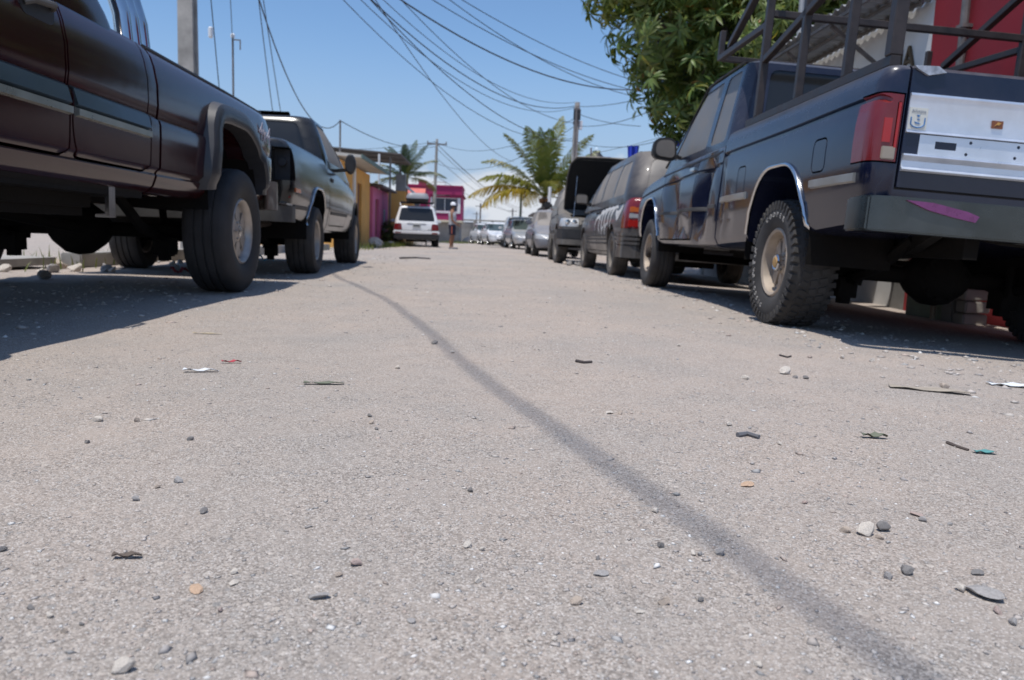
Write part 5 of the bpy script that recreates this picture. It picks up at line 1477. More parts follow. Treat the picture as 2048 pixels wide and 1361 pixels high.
weld(b.build('wall', M['pink_wall'], pk_))
MB().bbox(-.14, -.10, .7, 1.7, .25, 1.75).build('door', M['brown_door'], pk_)
window(pk_, 'x', -.02, 3.0, 3.6, .55, 1.45, 1)
MB().bbox(-4, -.18, 4.22, 4.4, 0, 2.15).build('end_wall', M['pink_wall'], pk_)
MB().bbox(-4, -.18, 0, .18, 0, 2.15).build('end_wall', M['pink_wall'], pk_)
MB().prism([(-4, 2.55), (.35, 2.16), (.35, 2.24), (-4, 2.65)], 'y', -.05, 4.5).build('roof', M['dark_sheet'], pk_)
oh = empty('ochre_house', (-5.9, 34.6, -.02)); tag(oh, 'second ochre house with grey block pillar, behind the white suv', 'house')
MB().bbox(0, 2.25, 0, .18, 0, 2.35).build('front_wall', M['yellow_wall'], oh)
MB().bbox(2.07, 2.25, .18, 4.5, 0, 2.35).build('side_wall', M['yellow_wall'], oh)
MB().bbox(.75, 1.25, -.03, -.002, 0, 1.5).build('door', M['brown_door'], oh)
MB().bbox(1.85, 2.27, -.04, .40, 2.35, 3.05).build('block_pillar', M['grey_render'], oh)
MB().bar((2.2, .1, 2.62), (3.05, .1, 1.98), .10, .10).build('white_roof_edge', M['white_frame'], oh)
MB().prism([(2.25, 2.55), (3.05, 1.96), (3.05, 2.0), (2.25, 2.59)], 'y', .1, 3.5).build('porch_roof', M['dark_sheet'], oh)
MB().bar((2.95, 3.4, 0), (2.95, 3.4, 2.0), .07).build('porch_post', M['wood'], oh)
# raised dark sheet canopy
cn = empty('sheet_canopy', (-5.0, 31.0, -.02)); tag(cn, 'dark flat sheet-metal canopy on thin posts above the ochre house', 'canopy')
MB().prism([(-2.4, 3.75), (1.55, 3.52), (1.55, 3.58), (-2.4, 3.81)], 'y', 0, 4.2).build('roof_sheet', M['dark_sheet'], cn)
for x, y in ((-.9, .3), (1.1, .4), (1.1, 3.9), (-1.8, 3.9)):
    MB().bar((x, y, 0), (x, y, 3.53 if x > 0 else 3.62), .07).build('post', M['rust_pole'], cn)
for y in (.4, 2.1, 3.8): MB().bar((-2.3, y, 3.71), (1.5, y, 3.49), .05).build('rafter', M['rust_pole'], cn)
# far left low house so the row goes on
simple_house('grey_house', 'low grey house far down the left side behind the palm', (-9.5, 47, -.02), 4, 5, 2.6, 'grey_render', 'dark_sheet', [(1, 2, 1, 2)])

# ---- left: concrete apron, kerb and rubble by the maroon pickup
ap = MB().prism([(-4.1, .03), (-4.1, .10), (-7.5, .16), (-7.5, .0)], 'y', 4.6, 7.6).build('concrete_apron', M['concrete'])
struct(ap)
kb = empty('kerb', (-4.0, 7.7, 0)); struct(kb)
for i in range(12): MB().bbox(-.12, .08, i * 1.0 + .01, i * 1.0 + .99, -.02, .14).build('kerb_stone', M['concrete'], kb, bevel=.012)

# ---- poles and masts
def pole(name, x, y, h, w0, w1, label, arms=(), square=True, m='concrete_pole', lean=(0, 0)):
    e = empty(name, (x, y, gz(x) - .02), (lean[0], lean[1], 0)); tag(e, label, 'pole')
    if square:
        # H-section cast pole: recessed web
        b = MB()
        def ring(z, w): 
            a, c = w / 2, w * .22
            return [(-a, -a, z), (a, -a, z), (a, -a * .45, z), (c + .02, -a * .28, z), (c + .02, a * .28, z), (a, a * .45, z), (a, a, z), (-a, a, z), (-a, a * .45, z), (-c - .02, a * .28, z), (-c - .02, -a * .28, z), (-a, -a * .45, z)]
        b.rings([ring(0, w0), ring(h, w1)]); b.build('shaft', M[m], e, 20)
    else:
        MB().tube([(0, 0, 0), (0, 0, h)], [w0 / 2, w1 / 2], 14).build('shaft', M[m], e)
    for (z, ln, ax) in arms:
        p0, p1 = ((-ln / 2, .12, z), (ln / 2, .12, z)) if ax == 'x' else ((.12, -ln / 2, z), (.12, ln / 2, z))
        MB().bar(p0, p1, .08, .09).build('crossarm', M['rust_pole'], e)
        for t in (-.46, 0, .46):
            c = (ln * t, .12, z + .045) if ax == 'x' else (.12, ln * t, z + .045)
            MB().lathe([(0, .03), (.05, .045), (.08, .03), (.12, .04), (.14, .02)], 10, 'z', c).build('insulator', M['rust_pole'], e)
    return e
pole('utility_pole', -5.05, 13.6, 8.2, .28, .20, 'tall cast concrete utility pole behind the maroon pickup', [(7.6, 1.6, 'x'), (6.9, 1.0, 'x')])
rp = pole('utility_pole', 3.35, 32, 6.05, .30, .20, 'concrete utility pole with tangled wires behind the right palm', [], False, lean=(0, .012))
MB().bbox(-.14, .14, -.16, -.10, 5.35, 5.75).build('junction_box', M['black_plastic'], rp, bevel=.01)
MB().bbox(.12, .24, -.1, .1, 5.0, 5.35).build('meter', M['white_plastic'], rp, bevel=.02)
for z in (5.3, 5.6, 5.8): MB().lathe([(-.12, .13), (.0, .14), (.03, .13)], 12, 'z', (0, 0, z)).build('strap', M['rust_pole'], rp)
fp = pole('utility_pole', -3.6, 52, 6.7, .26, .16, 'slim far utility pole beside the magenta house', [(6.4, 1.3, 'x')], False, lean=(0, .02))
MB().bar((0, 0, 3.1), (.9, -.1, 3.15), .05).build('lamp_arm', M['rust_pole'], fp)
MB().bbox(.7, 1.0, -.17, -.03, 3.1, 3.18).build('lamp_head', M['black_plastic'], fp, bevel=.02)
def mast(x, y, z0, h, label, r=.025, m='rust_pole', top=True):
    e = empty('antenna_mast', (x, y, z0)); tag(e, label, 'mast')
    MB().tube([(0, 0, 0), (0, 0, h)], r, 8).build('tube', M[m], e)
    if top:
        MB().lathe([(0, r * 2), (.06, r * 2.2), (.10, r)], 10, 'z', (0, 0, h)).build('cap', M['white_plastic'], e)
        MB().bar((0, 0, h - .05), (.18, 0, h - .05), r).build('bracket', M[m], e)
        MB().bar((.18, 0, h - .05), (.18, 0, h - .28), r).build('bracket', M[m], e)
    return e
mast(-6.35, 20, 0, 5.05, 'thin antenna mast rising behind the maroon pickup bed')
mast(-4.95, 26.5, 2.75, 1.35, 'thin pipe standing on the ochre house roof', .03, 'rust_pole', False)
mast(-4.2, 30.4, 2.1, 1.35, 'short pale pipe standing between ochre and pink houses', .04, 'white_frame', False)
mast(2.55, 24, 0, 4.35, 'thin dark service mast standing left of the mango crown', .03, 'rust_pole', False)
mast(3.55, 28, 0, 3.7, 'short thin antenna pole near the raised hood', .03, 'rust_pole', False)
mast(2.62, 34, 0, 2.7, 'plain white post under the right palm', .07, 'white_frame', False)
mast(1.62, 40, 0, 3.2, 'thin greenish post left of the right palm trunk', .05, 'green_wall', False)
mast(3.95, 10.4, -.14, 6, 'pale upright pipe rising behind the blue pickup rack', .035, 'zinc', False)
for i, (x, y, h) in enumerate(((-1.1, 110, 5.2), (4.9, 118, 7.2), (4.0, 130, 5.4), (-2.2, 150, 5.3))):
    e = empty('distant_pole', (x, y, 0)); tag(e, ['tiny hazy pole above the far wall, near the man', 'tallest tiny hazy pole above the far wall', 'tiny hazy pole above the far parked cars', 'tiny hazy pole right behind the magenta house'][i], 'pole', 'far poles beyond the wall')
    MB().tube([(0, 0, 0), (0, 0, h)], .11, 8).build('shaft', M['rust_pole'], e)
    MB().bar((-.7, 0, h - .4), (.7, 0, h - .4), .1).build('crossarm', M['rust_pole'], e)

# ---- wires
def wire(p0, p1, sag, r, label, cat='wire', grp='overhead wires'):
    p0, p1 = Vector(p0), Vector(p1); n = 26
    pts = [p0.lerp(p1, i / n) - Vector((0, 0, sag * 4 * (i / n) * (1 - i / n))) for i in range(n + 1)]
    o = MB().tube(pts, r, 6).build('overhead_wire', M['wire'], None, 60)
    tag(o, label, cat, grp)
LP = (-5.05, 13.72)
RK = ['uppermost', 'second', 'third', 'fourth', 'fifth', 'lowest']
# (start offset, start z, end, sag, radius), listed as they hang from top to bottom
for k, (dx, z0, p1, sg, r) in enumerate(((.35, 7.1, (3.30, 31.9, 5.9), 1.35, .009), (.45, 6.8, (3.30, 31.9, 5.75), 1.40, .014), (.55, 6.55, (3.30, 31.9, 5.7), 1.50, .009), (.6, 7.5, (3.30, 31.9, 5.1), 1.15, .010), (.45, 7.1, (3.30, 31.9, 4.4), 1.3, .012), (.3, 6.6, (3.30, 31.9, 4.5), 1.45, .009))):
    wire((LP[0] + dx, LP[1], z0), p1, sg, r, RK[k] + ' of six wires sagging from the near pole to the pole by the palm')
for k, (dx, z0, p1, sg, r) in enumerate(((.5, 6.9, (6.0, 24, 4.95), .80, .009), (.5, 6.6, (6.0, 24, 4.8), .92, .009), (.45, 6.5, (4.5, 24, 5.0), 1.05, .016), (.6, 7.3, (4.5, 24, 4.75), .85, .009))):
    wire((LP[0] + dx, LP[1], z0), p1, sg, r, ['uppermost', 'second', 'thickest', 'steepest'][k] + ' of four wires running from the near pole into the mango tree')
wire((LP[0] + .45, LP[1], 8.15), (1.9, 62, 6.4), 1.4, .014, 'long single overhead wire descending towards the far wall', 'wire')
wire((LP[0] + .45, LP[1], 6.6), (-4.95, 26.5, 4.08), 1.7, .014, 'deeply sagging wire above the black pickup, left of the others', 'wire')
wire((-4.95, 26.5, 4.08), (-3.6, 51.9, 6.4), .5, .014, 'wire continuing above the ochre houses to the far slim pole', 'wire')
wire((LP[0] + .75, LP[1], 7.75), (-6.2, 23.5, 2.9), .35, .010, 'service wire dropping steeply to the ochre house roof', 'wire')
wire((LP[0] + .70, LP[1], 7.7), (-6.0, 23.7, 2.9), .15, .010, 'second service wire dropping steeply to the ochre house roof', 'wire')
wire((LP[0] + .55, LP[1], 7.6), (-6.34, 20, 4.6), .2, .008, 'short service wire from the near pole to the antenna mast', 'wire')
gy = (LP[0] + .05, LP[1] + .1, 7.4)
wire(gy, (-5.55, 17.4, .1), .02, .009, 'guy wire with insulator slanting down behind the maroon pickup', 'wire')
ins = MB().lathe([(-.10, .02), (-.08, .045), (.08, .045), (.10, .02)], 10, 'z', (-5.28, 15.35, 4.05)).build('guy_insulator', M['white_plastic']); tag(ins, 'small pale insulator on the guy wire', 'insulator')
WPL = ['upper thin wire from the right pole into the mango crown', 'lower thin wire from the right pole into the mango crown', 'short wire from the right pole to the thin service mast', 'low slack wire from the right pole towards the houses', 'upper long wire between the right pole and the far slim pole', 'lower long wire between the right pole and the far slim pole']
for (z0, p1, sg) in ((5.75, (5.6, 22, 4.9), .2), (5.0, (5.6, 22, 4.75), .35), (5.5, (4.6, 24.5, 4.0), .1), (4.4, (6.5, 27, 4.2), .35), (5.3, (-3.6, 51.9, 6.5), .9), (5.0, (-3.6, 51.9, 5.2), 1.0)):
    wire((3.36, 31.95, z0), p1, sg, .011, WPL.pop(0))
WF = 'far hazy wire crossing low over the end of the street'
for k, (z0, z1, y0, y1) in enumerate(((6.5, 5.4, 52, 130), (6.5, 5.0, 52, 118), (6.2, 4.6, 52, 118), (5.6, 3.9, 52, 118), (4.4, 4.2, 52, 110))):
    wire((-3.6, y0, z0), (5.0, y1, z1), .7, .016, RK[k if k < 4 else 5] + ' of five far hazy wires low over the end of the street')
for (z0, z1, w_) in ((7.1, 5.9, 'upper'), (6.6, 5.6, 'lower')): wire((-16, 70, z0 + .6), (-3.6, 52, z1 + .6), .3, .014, w_ + ' far wire reaching the slim pole from the left')
# the thick cable whose shadow crosses the road: from the near left pole over the camera to the right rear
off = SUN_DIR / SUN_DIR.z
hc = 7.6
def cab_pt(gx, gy_): return Vector((gx + off.x * hc, gy_ + off.y * hc, hc))
a, c = cab_pt(-1.46, 7.71), cab_pt(.44, .71)
b_ = cab_pt(.07, 2.08)
pts = [a + (a - b_) * .9, a, a.lerp(b_, .5) + Vector((.10, 0, 0)), b_, c, c + (c - b_) * 2.0, c + (c - b_) * 6.0]
t = np.linspace(0, 1, len(pts)); tt = np.linspace(0, 1, 40)
pp = np.array([tuple(p) for p in pts])
path = np.stack([pchip(t, pp[:, i], tt) for i in range(3)], -1)
wo = MB().tube([tuple(p) for p in path] , .0125, 8).build('overhead_cable', M['wire'], None, 60)
tag(wo, 'thick bundled cable over the road, out of view, casting the diagonal shadow', 'cable', 'overhead wires')
# ------------------------------------------------------------------ foliage
def leaf_mat(name, c0, c1, trans=.35, rough=.45):
    m, nt, p = new_mat(name)
    oi = nd(nt, 'ShaderNodeObjectInfo')
    f = mrange(nt, noise(nt, 1.7, 3, .6), .3, .7)
    at = nd(nt, 'ShaderNodeVertexColor', layer_name='Col')
    c = mixc(nt, f, c0, c1)
    c = mixc(nt, 1., c, at.outputs[0], 'MULTIPLY')
    nt.links.new(c, p.inputs['Base Color'])
    p.inputs['Roughness'].default_value = rough
    tr = nd(nt, 'ShaderNodeBsdfTranslucent'); nt.links.new(c, tr.inputs['Color'])
    mx = nd(nt, 'ShaderNodeMixShader'); mx.inputs[0].default_value = trans
    out = nt.nodes['Material Output']
    nt.links.new(p.outputs[0], mx.inputs[1]); nt.links.new(tr.outputs[0], mx.inputs[2]); nt.links.new(mx.outputs[0], out.inputs['Surface'])
    return m
M['mango_leaf'] = leaf_mat('mango_leaf', (.10, .17, .042), (.24, .29, .075), .42)
M['palm_leaf'] = leaf_mat('palm_leaf', (.085, .130, .022), (.17, .19, .04), .3)
M['palm_dark'] = leaf_mat('dark_palm_leaf', (.035, .065, .018), (.065, .095, .026), .3)
M['grass_blade'] = leaf_mat('grass_blade', (.09, .15, .03), (.17, .21, .06), .3)
def set_col(me, cols):
    at = me.color_attributes.new('Col', 'FLOAT_COLOR', 'POINT')
    c = np.concatenate([np.asarray(cols, float), np.ones((len(cols), 1))], 1)
    at.data.foreach_set('color', c.reshape(-1))
def leaf_cluster(rs, nl, ln=.21, wd=.047):
    """drooping rosette of lance-shaped leaves round a twig end; returns verts, faces, cols"""
    V, F, C = [], [], []
    for k in range(nl):
        az = 2 * PI * (k * .382 + rs.uniform(-.05, .05)); el = rs.uniform(-.15, .75) - .25
        L = ln * rs.uniform(.7, 1.15); W = wd * rs.uniform(.8, 1.15); droop = rs.uniform(.7, 1.7)
        d = np.array([math.cos(az) * math.cos(el), math.sin(az) * math.cos(el), math.sin(el)])
        side = np.array([-math.sin(az), math.cos(az), 0])
        p = d * .015; ang = 0; n0 = len(V)
        cur = d.copy(); prof = (.25, .9, 1., .62, .05); seg = L / 4
        g = rs.uniform(.75, 1.2); yl = 1.0
        tint = np.array([g * rs.uniform(.9, 1.15), g, g * rs.uniform(.8, 1.1)])
        r = rs.random()
        if r < .06: tint = np.array([1.9, 1.35, .9]) * g
        elif r < .075: tint = np.array([1.9, .75, .6]) * g
        for i in range(5):
            nrm = np.cross(cur, side)
            w = W * .5 * prof[i]
            V += [p - side * w + nrm * w * .35, p, p + side * w + nrm * w * .35]
            C += [tint] * 3
            cur = cur - np.array([0, 0, droop * .33 * (.5 + i * .3)]) * .5; cur /= np.linalg.norm(cur)
            p = p + cur * seg
        for i in range(4):
            a = n0 + 3 * i
            F += [(a, a + 1, a + 4, a + 3), (a + 1, a + 2, a + 5, a + 4)]
    return np.array(V), np.array(F), np.array(C)
def rot_from_dir(d, spin):
    d = d / np.linalg.norm(d)
    u = np.array([0, 0, 1.]) if abs(d[2]) < .95 else np.array([1., 0, 0])
    a = np.cross(u, d); a /= np.linalg.norm(a); b = np.cross(d, a)
    c, s = math.cos(spin), math.sin(spin)
    a2, b2 = a * c + b * s, b * c - a * s
    return np.stack([a2, b2, d], 1)
def join_clusters(variants, places):
    Vs, Fs, Cs = [], [], []; off = 0
    for (k, p, Rm, sc, tint) in places:
        V, F, C = variants[k]
        Vs.append(V @ Rm.T * sc + p); Fs.append(F + off); Cs.append(C * tint); off += len(V)
    V = np.concatenate(Vs); F = np.concatenate(Fs); C = np.concatenate(Cs)
    me = bpy.data.meshes.new('leaves')
    me.vertices.add(len(V)); me.vertices.foreach_set('co', V.reshape(-1))
    me.loops.add(F.size); me.loops.foreach_set('vertex_index', F.reshape(-1))
    me.polygons.add(len(F)); me.polygons.foreach_set('loop_start', np.arange(len(F)) * 4)
    me.update(calc_edges=True); set_col(me, C)
    return me
def mango():
    rs = np.random.default_rng(21)
    base = np.array([4.75, 13.2, -.14])
    e = empty('mango_tree', tuple(base)); tag(e, 'large leafy mango tree behind the blue pickup', 'tree')
    # lobes in world coordinates: centre, radius
    lobes = [((3.0, 12.3, 2.75), (.85, .9, .75)), ((3.5, 11.8, 2.35), (.8, .8, .6)), ((2.55, 12.4, 3.55), (.75, .9, .65)), ((2.05, 12.6, 4.35), (.75, .9, .62)), ((2.9, 12.2, 4.7), (1.0, 1.1, .9)),
             ((3.8, 12.0, 3.5), (1.0, 1.0, .9)), ((4.6, 12.2, 3.0), (1.0, 1.0, .9)), ((4.7, 12.6, 4.4), (1.2, 1.2, 1.1)), ((5.6, 12.8, 3.6), (1.1, 1.1, 1.0)), ((3.7, 13.2, 5.4), (1.4, 1.4, 1.0)), ((5.6, 13.6, 5.2), (1.4, 1.4, 1.1)),
             ((6.6, 13.4, 4.2), (1.2, 1.2, 1.1)), ((4.6, 14.2, 3.6), (1.4, 1.3, 1.2)), ((3.4, 14.0, 3.6), (1.1, 1.1, 1.0)), ((2.6, 13.4, 5.0), (1.1, 1.0, .9)), ((4.2, 11.7, 2.75), (.8, .7, .6)), ((4.4, 15.6, 4.2), (1.4, 1.2, 1.3)), ((5.4, 16.8, 4.0), (1.5, 1.3, 1.5)), ((4.6, 17.6, 5.4), (1.5, 1.3, 1.2)), ((4.6, 15.2, 5.8), (1.4, 1.3, 1.0))]
    variants = [leaf_cluster(rs, int(rs.integers(9, 14))) for _ in range(8)]
    places = []
    for c, r in lobes:
        n = int(95 * r[0] * r[1] + 60 * r[0] * r[2])
        for _ in range(n):
            d = rs.normal(size=3); d /= np.linalg.norm(d)
            rad = rs.uniform(.62, 1.06)
            p = np.array(c) + d * np.array(r) * rad
            if p[2] < 1.55: continue
            dirn = d * .9 + np.array([0, 0, .35]) + rs.normal(size=3) * .25
            t = rs.uniform(.82, 1.15)
            # young yellowish flush high up on the outside
            tint = np.array([1.25, 1.12, .9]) * t if rs.random() < .18 + .12 * (p[2] > 4) else np.array([1., 1., 1.]) * t
            places.append((int(rs.integers(len(variants))), p - base, rot_from_dir(dirn, rs.uniform(0, 6.28)), rs.uniform(.85, 1.2), tint))
    # nearest, most visible ones become parts of their own
    def vis(q):
        w = q[1] + base; return w[1] + .25 * abs(w[2] - 3.3)
    places.sort(key=vis)
    near, rest = places[:300], places[300:]
    meshes = []
    for k, (V, F, C) in enumerate(variants):
        me = bpy.data.meshes.new('leaf_cluster'); me.from_pydata(V.tolist(), [], F.tolist()); me.update(); set_col(me, C)
        me.materials.append(M['mango_leaf']); me.polygons.foreach_set('use_smooth', [True] * len(me.polygons)); meshes.append(me)
    for (k, p, Rm, sc, tint) in near:
        o = bpy.data.objects.new('leaf_cluster', meshes[k]); COL.objects.link(o); o.parent = e
        m4 = Matrix([list(Rm[i] * sc) + [p[i]] for i in range(3)] + [[0, 0, 0, 1]])
        o.matrix_local = m4
    me = join_clusters(variants, rest)
    cr = mk('crown', me, M['mango_leaf'], e, 0); cr['kind'] = 'stuff'
    me.polygons.foreach_set('use_smooth', [True] * len(me.polygons))
    # trunk and limbs
    MB().tube([(0, 0, 0), (.05, .02, .7), (-.05, .0, 1.5), (.05, -.1, 2.2), (0, 0, 3.0)], [.26, .21, .19, .17, .12], 12).build('trunk', M['bark'], e)
    for c, r in lobes:
        q = np.array(c) - base; s0 = np.array([0, 0, min(2.6, max(1.5, q[2] * .45))])
        mid = (s0 + q) / 2 + np.array([0, 0, .25]) + rs.normal(size=3) * .12
        MB().tube([tuple(s0), tuple(s0 * .6 + mid * .4 + rs.normal(size=3) * .05), tuple(mid), tuple(mid * .4 + q * .6 + rs.normal(size=3) * .06), tuple(q)], [.085, .07, .055, .04, .018], 7).build('limb', M['bark'], e)
        for _ in range(4):
            d = rs.normal(size=3); d /= np.linalg.norm(d)
            MB().tube([tuple(mid * .3 + q * .7), tuple(q + d * np.array(r) * .45 + rs.normal(size=3) * .05), tuple(q + d * np.array(r) * .95)], [.022, .014, .006], 5).build('branch', M['bark'], e)
mango()

def palm(x, y, h, label, mat, nf, flen, seed, lean=(0, 0), yellow=.3, fruit=False):
    rs = np.random.default_rng(seed)
    z0 = gz(x) - .02
    e = empty('palm_tree', (x, y, z0)); tag(e, label, 'palm tree')
    top = Vector((lean[0], lean[1], h))
    pts = [Vector((lean[0] * t * t, lean[1] * t * t, h * t)) for t in np.linspace(0, 1, 9)]
    rr = [.17, .14, .125, .12, .115, .112, .11, .115, .13]
    b = MB().tube([tuple(p) for p in pts], rr, 12)
    b.build('trunk', M['palm_bark'], e)
    for i in range(int(h / .14)):
        t = i / max(1, int(h / .14)); p = Vector((lean[0] * t * t, lean[1] * t * t, h * t))
        MB().lathe([(-.02, .118), (0, .13), (.02, .118)], 12, 'z', tuple(p)).build('leaf_scar', M['palm_bark'], e)
    for k in range(nf):
        az = k * 2.39996 + rs.uniform(-.2, .2); q = k / (nf - 1)
        el = 1.45 - 1.30 * q + rs.uniform(-.1, .1)       # inner ones upright, outer hanging
        L = flen * (rs.uniform(.85, 1.05) if q > .12 else .8)
        d = np.array([math.cos(az) * math.cos(el), math.sin(az) * math.cos(el), math.sin(el)])
        p = np.array([0, 0, 0.]) + d * .05; cur = d.copy(); ns = 26; seg = L / ns
        g = rs.uniform(.8, 1.15)
        col = np.array([1., 1., 1.]) * g
        if q > 1 - yellow: col = np.array([2.9, 1.65, .55]) * g * rs.uniform(.85, 1.1)
        elif rs.random() < .4: col = np.array([1.45, 1.15, .8]) * g
        V, F, C = [], [], []; path = []
        side0 = np.array([-math.sin(az), math.cos(az), 0])
        for i in range(ns + 1):
            path.append(p.copy())
            if i > 2:
                t = i / ns
                ll = .62 * flen / 2.3 * math.sin(PI * (.18 + .80 * t)) ** .7
                for sg in (-1, 1):
                    for rep in range(2):
                        o = p + cur * seg * .5 * rep
                        dd = side0 * sg * .75 + cur * .75 + np.array([0, 0, .15 - .25 * q]) + rs.normal(size=3) * .06
                        dd /= np.linalg.norm(dd)
                        l2 = ll * rs.uniform(.85, 1.1); w = .019 * flen / 2.0
                        m_ = o + dd * l2 * .5 + np.array([0, 0, -.04 * l2]); t_ = o + dd * l2 * .9 + np.array([0, 0, -(.30 + .25 * q) * l2])
                        wv = cur * w
                        n0 = len(V)
                        V += [o - wv * .6, o + wv * .6, m_ + wv, m_ - wv, t_]
                        F += [(n0, n0 + 1, n0 + 2, n0 + 3), (n0 + 3, n0 + 2, n0 + 4)]
                        tip = col * (1.0 if rs.random() > .15 else 1.3)
                        C += [col] * 4 + [tip]
            cur = cur + np.array([0, 0, -.034 * (.35 + 1.5 * i / ns) * (1.2 - .4 * (el > .9))]); cur /= np.linalg.norm(cur)
            p = p + cur * seg
        # midrib
        mb = MB(); mb.v = [tuple(v) for v in V]; mb.f = [tuple(f) for f in F]
        nv = len(mb.v)
        mb.tube([tuple(q_) for q_ in path], [.022 * (1 - .85 * i / ns) for i in range(ns + 1)], 5)
        me = mb.mesh('frond', False)
        C += [col * 1.1] * (len(mb.v) - nv)
        set_col(me, C)
        o = mk('frond', me, M[mat], e, 0); o.location = tuple(top)
    for k in range(5 if fruit else 0):
        a = k * 1.3
        MB().lathe([(-.13, .02), (-.09, .09), (0, .115), (.09, .08), (.12, .01)], 12, 'z', (top.x + .2 * math.cos(a), top.y + .2 * math.sin(a), top.z - .18)).build('coconut', plain('coconut', (.28, .13, .05), .7), e)
palm(2.62, 38.4, 2.6, 'yellowing coconut palm standing right of the far parked cars', 'palm_leaf', 22, 4.0, 5, (.1, 0), .27, True)
palm(-5.2, 50, 4.0, 'darker coconut palm rising behind the left houses', 'palm_dark', 18, 2.5, 9, (0, 0), .14)

def shrub(x, y, r, h, label, mat='mango_leaf', n=90, seed=1, ln=.11):
    rs = np.random.default_rng(seed)
    e = empty('shrub', (x, y, gz(x) - .02)); tag(e, label, 'shrub')
    va = [leaf_cluster(rs, 9, ln, ln * .3) for _ in range(3)]
    pl = []
    for _ in range(n):
        d = rs.normal(size=3); d /= np.linalg.norm(d); p = d * np.array([r, r, h / 2]) * rs.uniform(.5, 1) + np.array([0, 0, h / 2])
        pl.append((int(rs.integers(3)), p, rot_from_dir(d + np.array([0, 0, .4]), rs.uniform(0, 6)), rs.uniform(.8, 1.2), np.array([1, 1, 1]) * rs.uniform(.5, .9)))
    me = join_clusters(va, pl); mk('foliage', me, M[mat], e, 0)
    MB().tube([(0, 0, 0), (.02, 0, h * .6)], .02, 6).build('stem', M['bark'], e)
shrub(-3.95, 31.3, .35, 1.05, 'dark rounded bush against the pink house', n=120, seed=3)
shrub(-4.4, 44.5, 1.0, 1.7, 'dark green shrub under the far left palm', n=260, seed=4, ln=.2)
shrub(5.0, 27.5, .8, 2.5, 'mixed green shrub beyond the raised hood', n=200, seed=8, ln=.18)
def grass(cx, cy, rx, ry, n, seed):
    rs = np.random.default_rng(seed); V, F, C = [], [], []
    for _ in range(n):
        x, y = cx + rs.normal() * rx, cy + rs.normal() * ry
        h = rs.uniform(.06, .24); a = rs.uniform(0, 6.28); l = rs.uniform(.01, .09); z = gz(x) - .01
        w = np.array([math.cos(a), math.sin(a), 0]) * .007; b = np.array([x, y, z]); t = b + np.array([math.cos(a + 1) * l, math.sin(a + 1) * l, h])
        i = len(V); V += [b - w, b + w, (b + t) / 2 + w * .7 + np.array([0, 0, .02]), (b + t) / 2 - w * .7 + np.array([0, 0, .02]), t]
        F += [(i, i + 1, i + 2, i + 3), (i + 3, i + 2, i + 4)]; g = rs.uniform(.7, 1.3); C += [(g * rs.uniform(.9, 1.4), g, g * .8)] * 5
    return V, F, C
V, F, C = [], [], []
for i, (cx, cy, rx, ry, n) in enumerate(((-3.55, 27.6, .22, 1.0, 900), (-3.7, 33, .25, 2.2, 800), (-2.2, 56, .6, 1.5, 700), (.0, 63, 1.2, .5, 900), (-3.6, 22, .25, 1.5, 260), (-4.2, 8.2, .3, .8, 60))):
    v, f, c = grass(cx, cy, rx, ry, n, 40 + i); o_ = len(V); V += v; F += [tuple(k + o_ for k in q) for q in f]; C += c
me = bpy.data.meshes.new('grass'); me.from_pydata([tuple(v) for v in V], [], F); me.update(); set_col(me, C)
gr = mk('grass', me, M['grass_blade'], None, 0); gr['kind'] = 'stuff'; tag(gr, 'tufts of grass along the house fronts and far wall', 'grass')

# ------------------------------------------------------------------ loose stones, placed where they lie on the road
STM = [[None] * 6 for _ in range(5)]
for i in range(5):
    for k in range(6):
        me = stone_mesh(50 + i, (.72, .5, .62, .85, .35)[i]); me.materials.append(SM[k]); STM[i][k] = me
LAB = ['grey', 'dark', 'pale', 'tan', 'orange', 'pinkish']
def put_stone(x, y, s, k, sh, lab=None, rz=None, grp='loose stones on the road', sink=.12):
    o = bpy.data.objects.new('stone', STM[sh][k]); COL.objects.link(o)
    fl = (.72, .5, .62, .85, .35)[sh]
    o.scale = (s, s, s); o.rotation_euler = (random.uniform(-.15, .15), random.uniform(-.15, .15), random.uniform(0, 6.28) if rz is None else rz)
    o.location = (x, y, gh(x, y) + s * fl * (.5 * .72 - sink * .6))
    fin(o, 10) if not o.data.get('done') else None
    o.data['done'] = 1
    if lab is None:
        v = _rot.to_3x3().transposed() @ (Vector((x, y, 0)) - Vector((0, 0, .42))); px = .5 + v.x / -v.z * .762
        side = 'at the left edge' if px < .13 else 'left of centre' if px < .36 else 'near the middle' if px < .58 else 'right of centre' if px < .8 else 'at the right edge'
        lab = '%s %s stone on the road %s, %s' % ('large' if s > .035 else 'small' if s < .02 else 'loose', LAB[k], side, 'closest to the camera' if y < .95 else 'in the foreground' if y < 1.5 else 'in the middle distance' if y < 2.6 else 'further off')
    o['label'] = lab
    o['category'] = 'stone'; o['group'] = grp
    return o
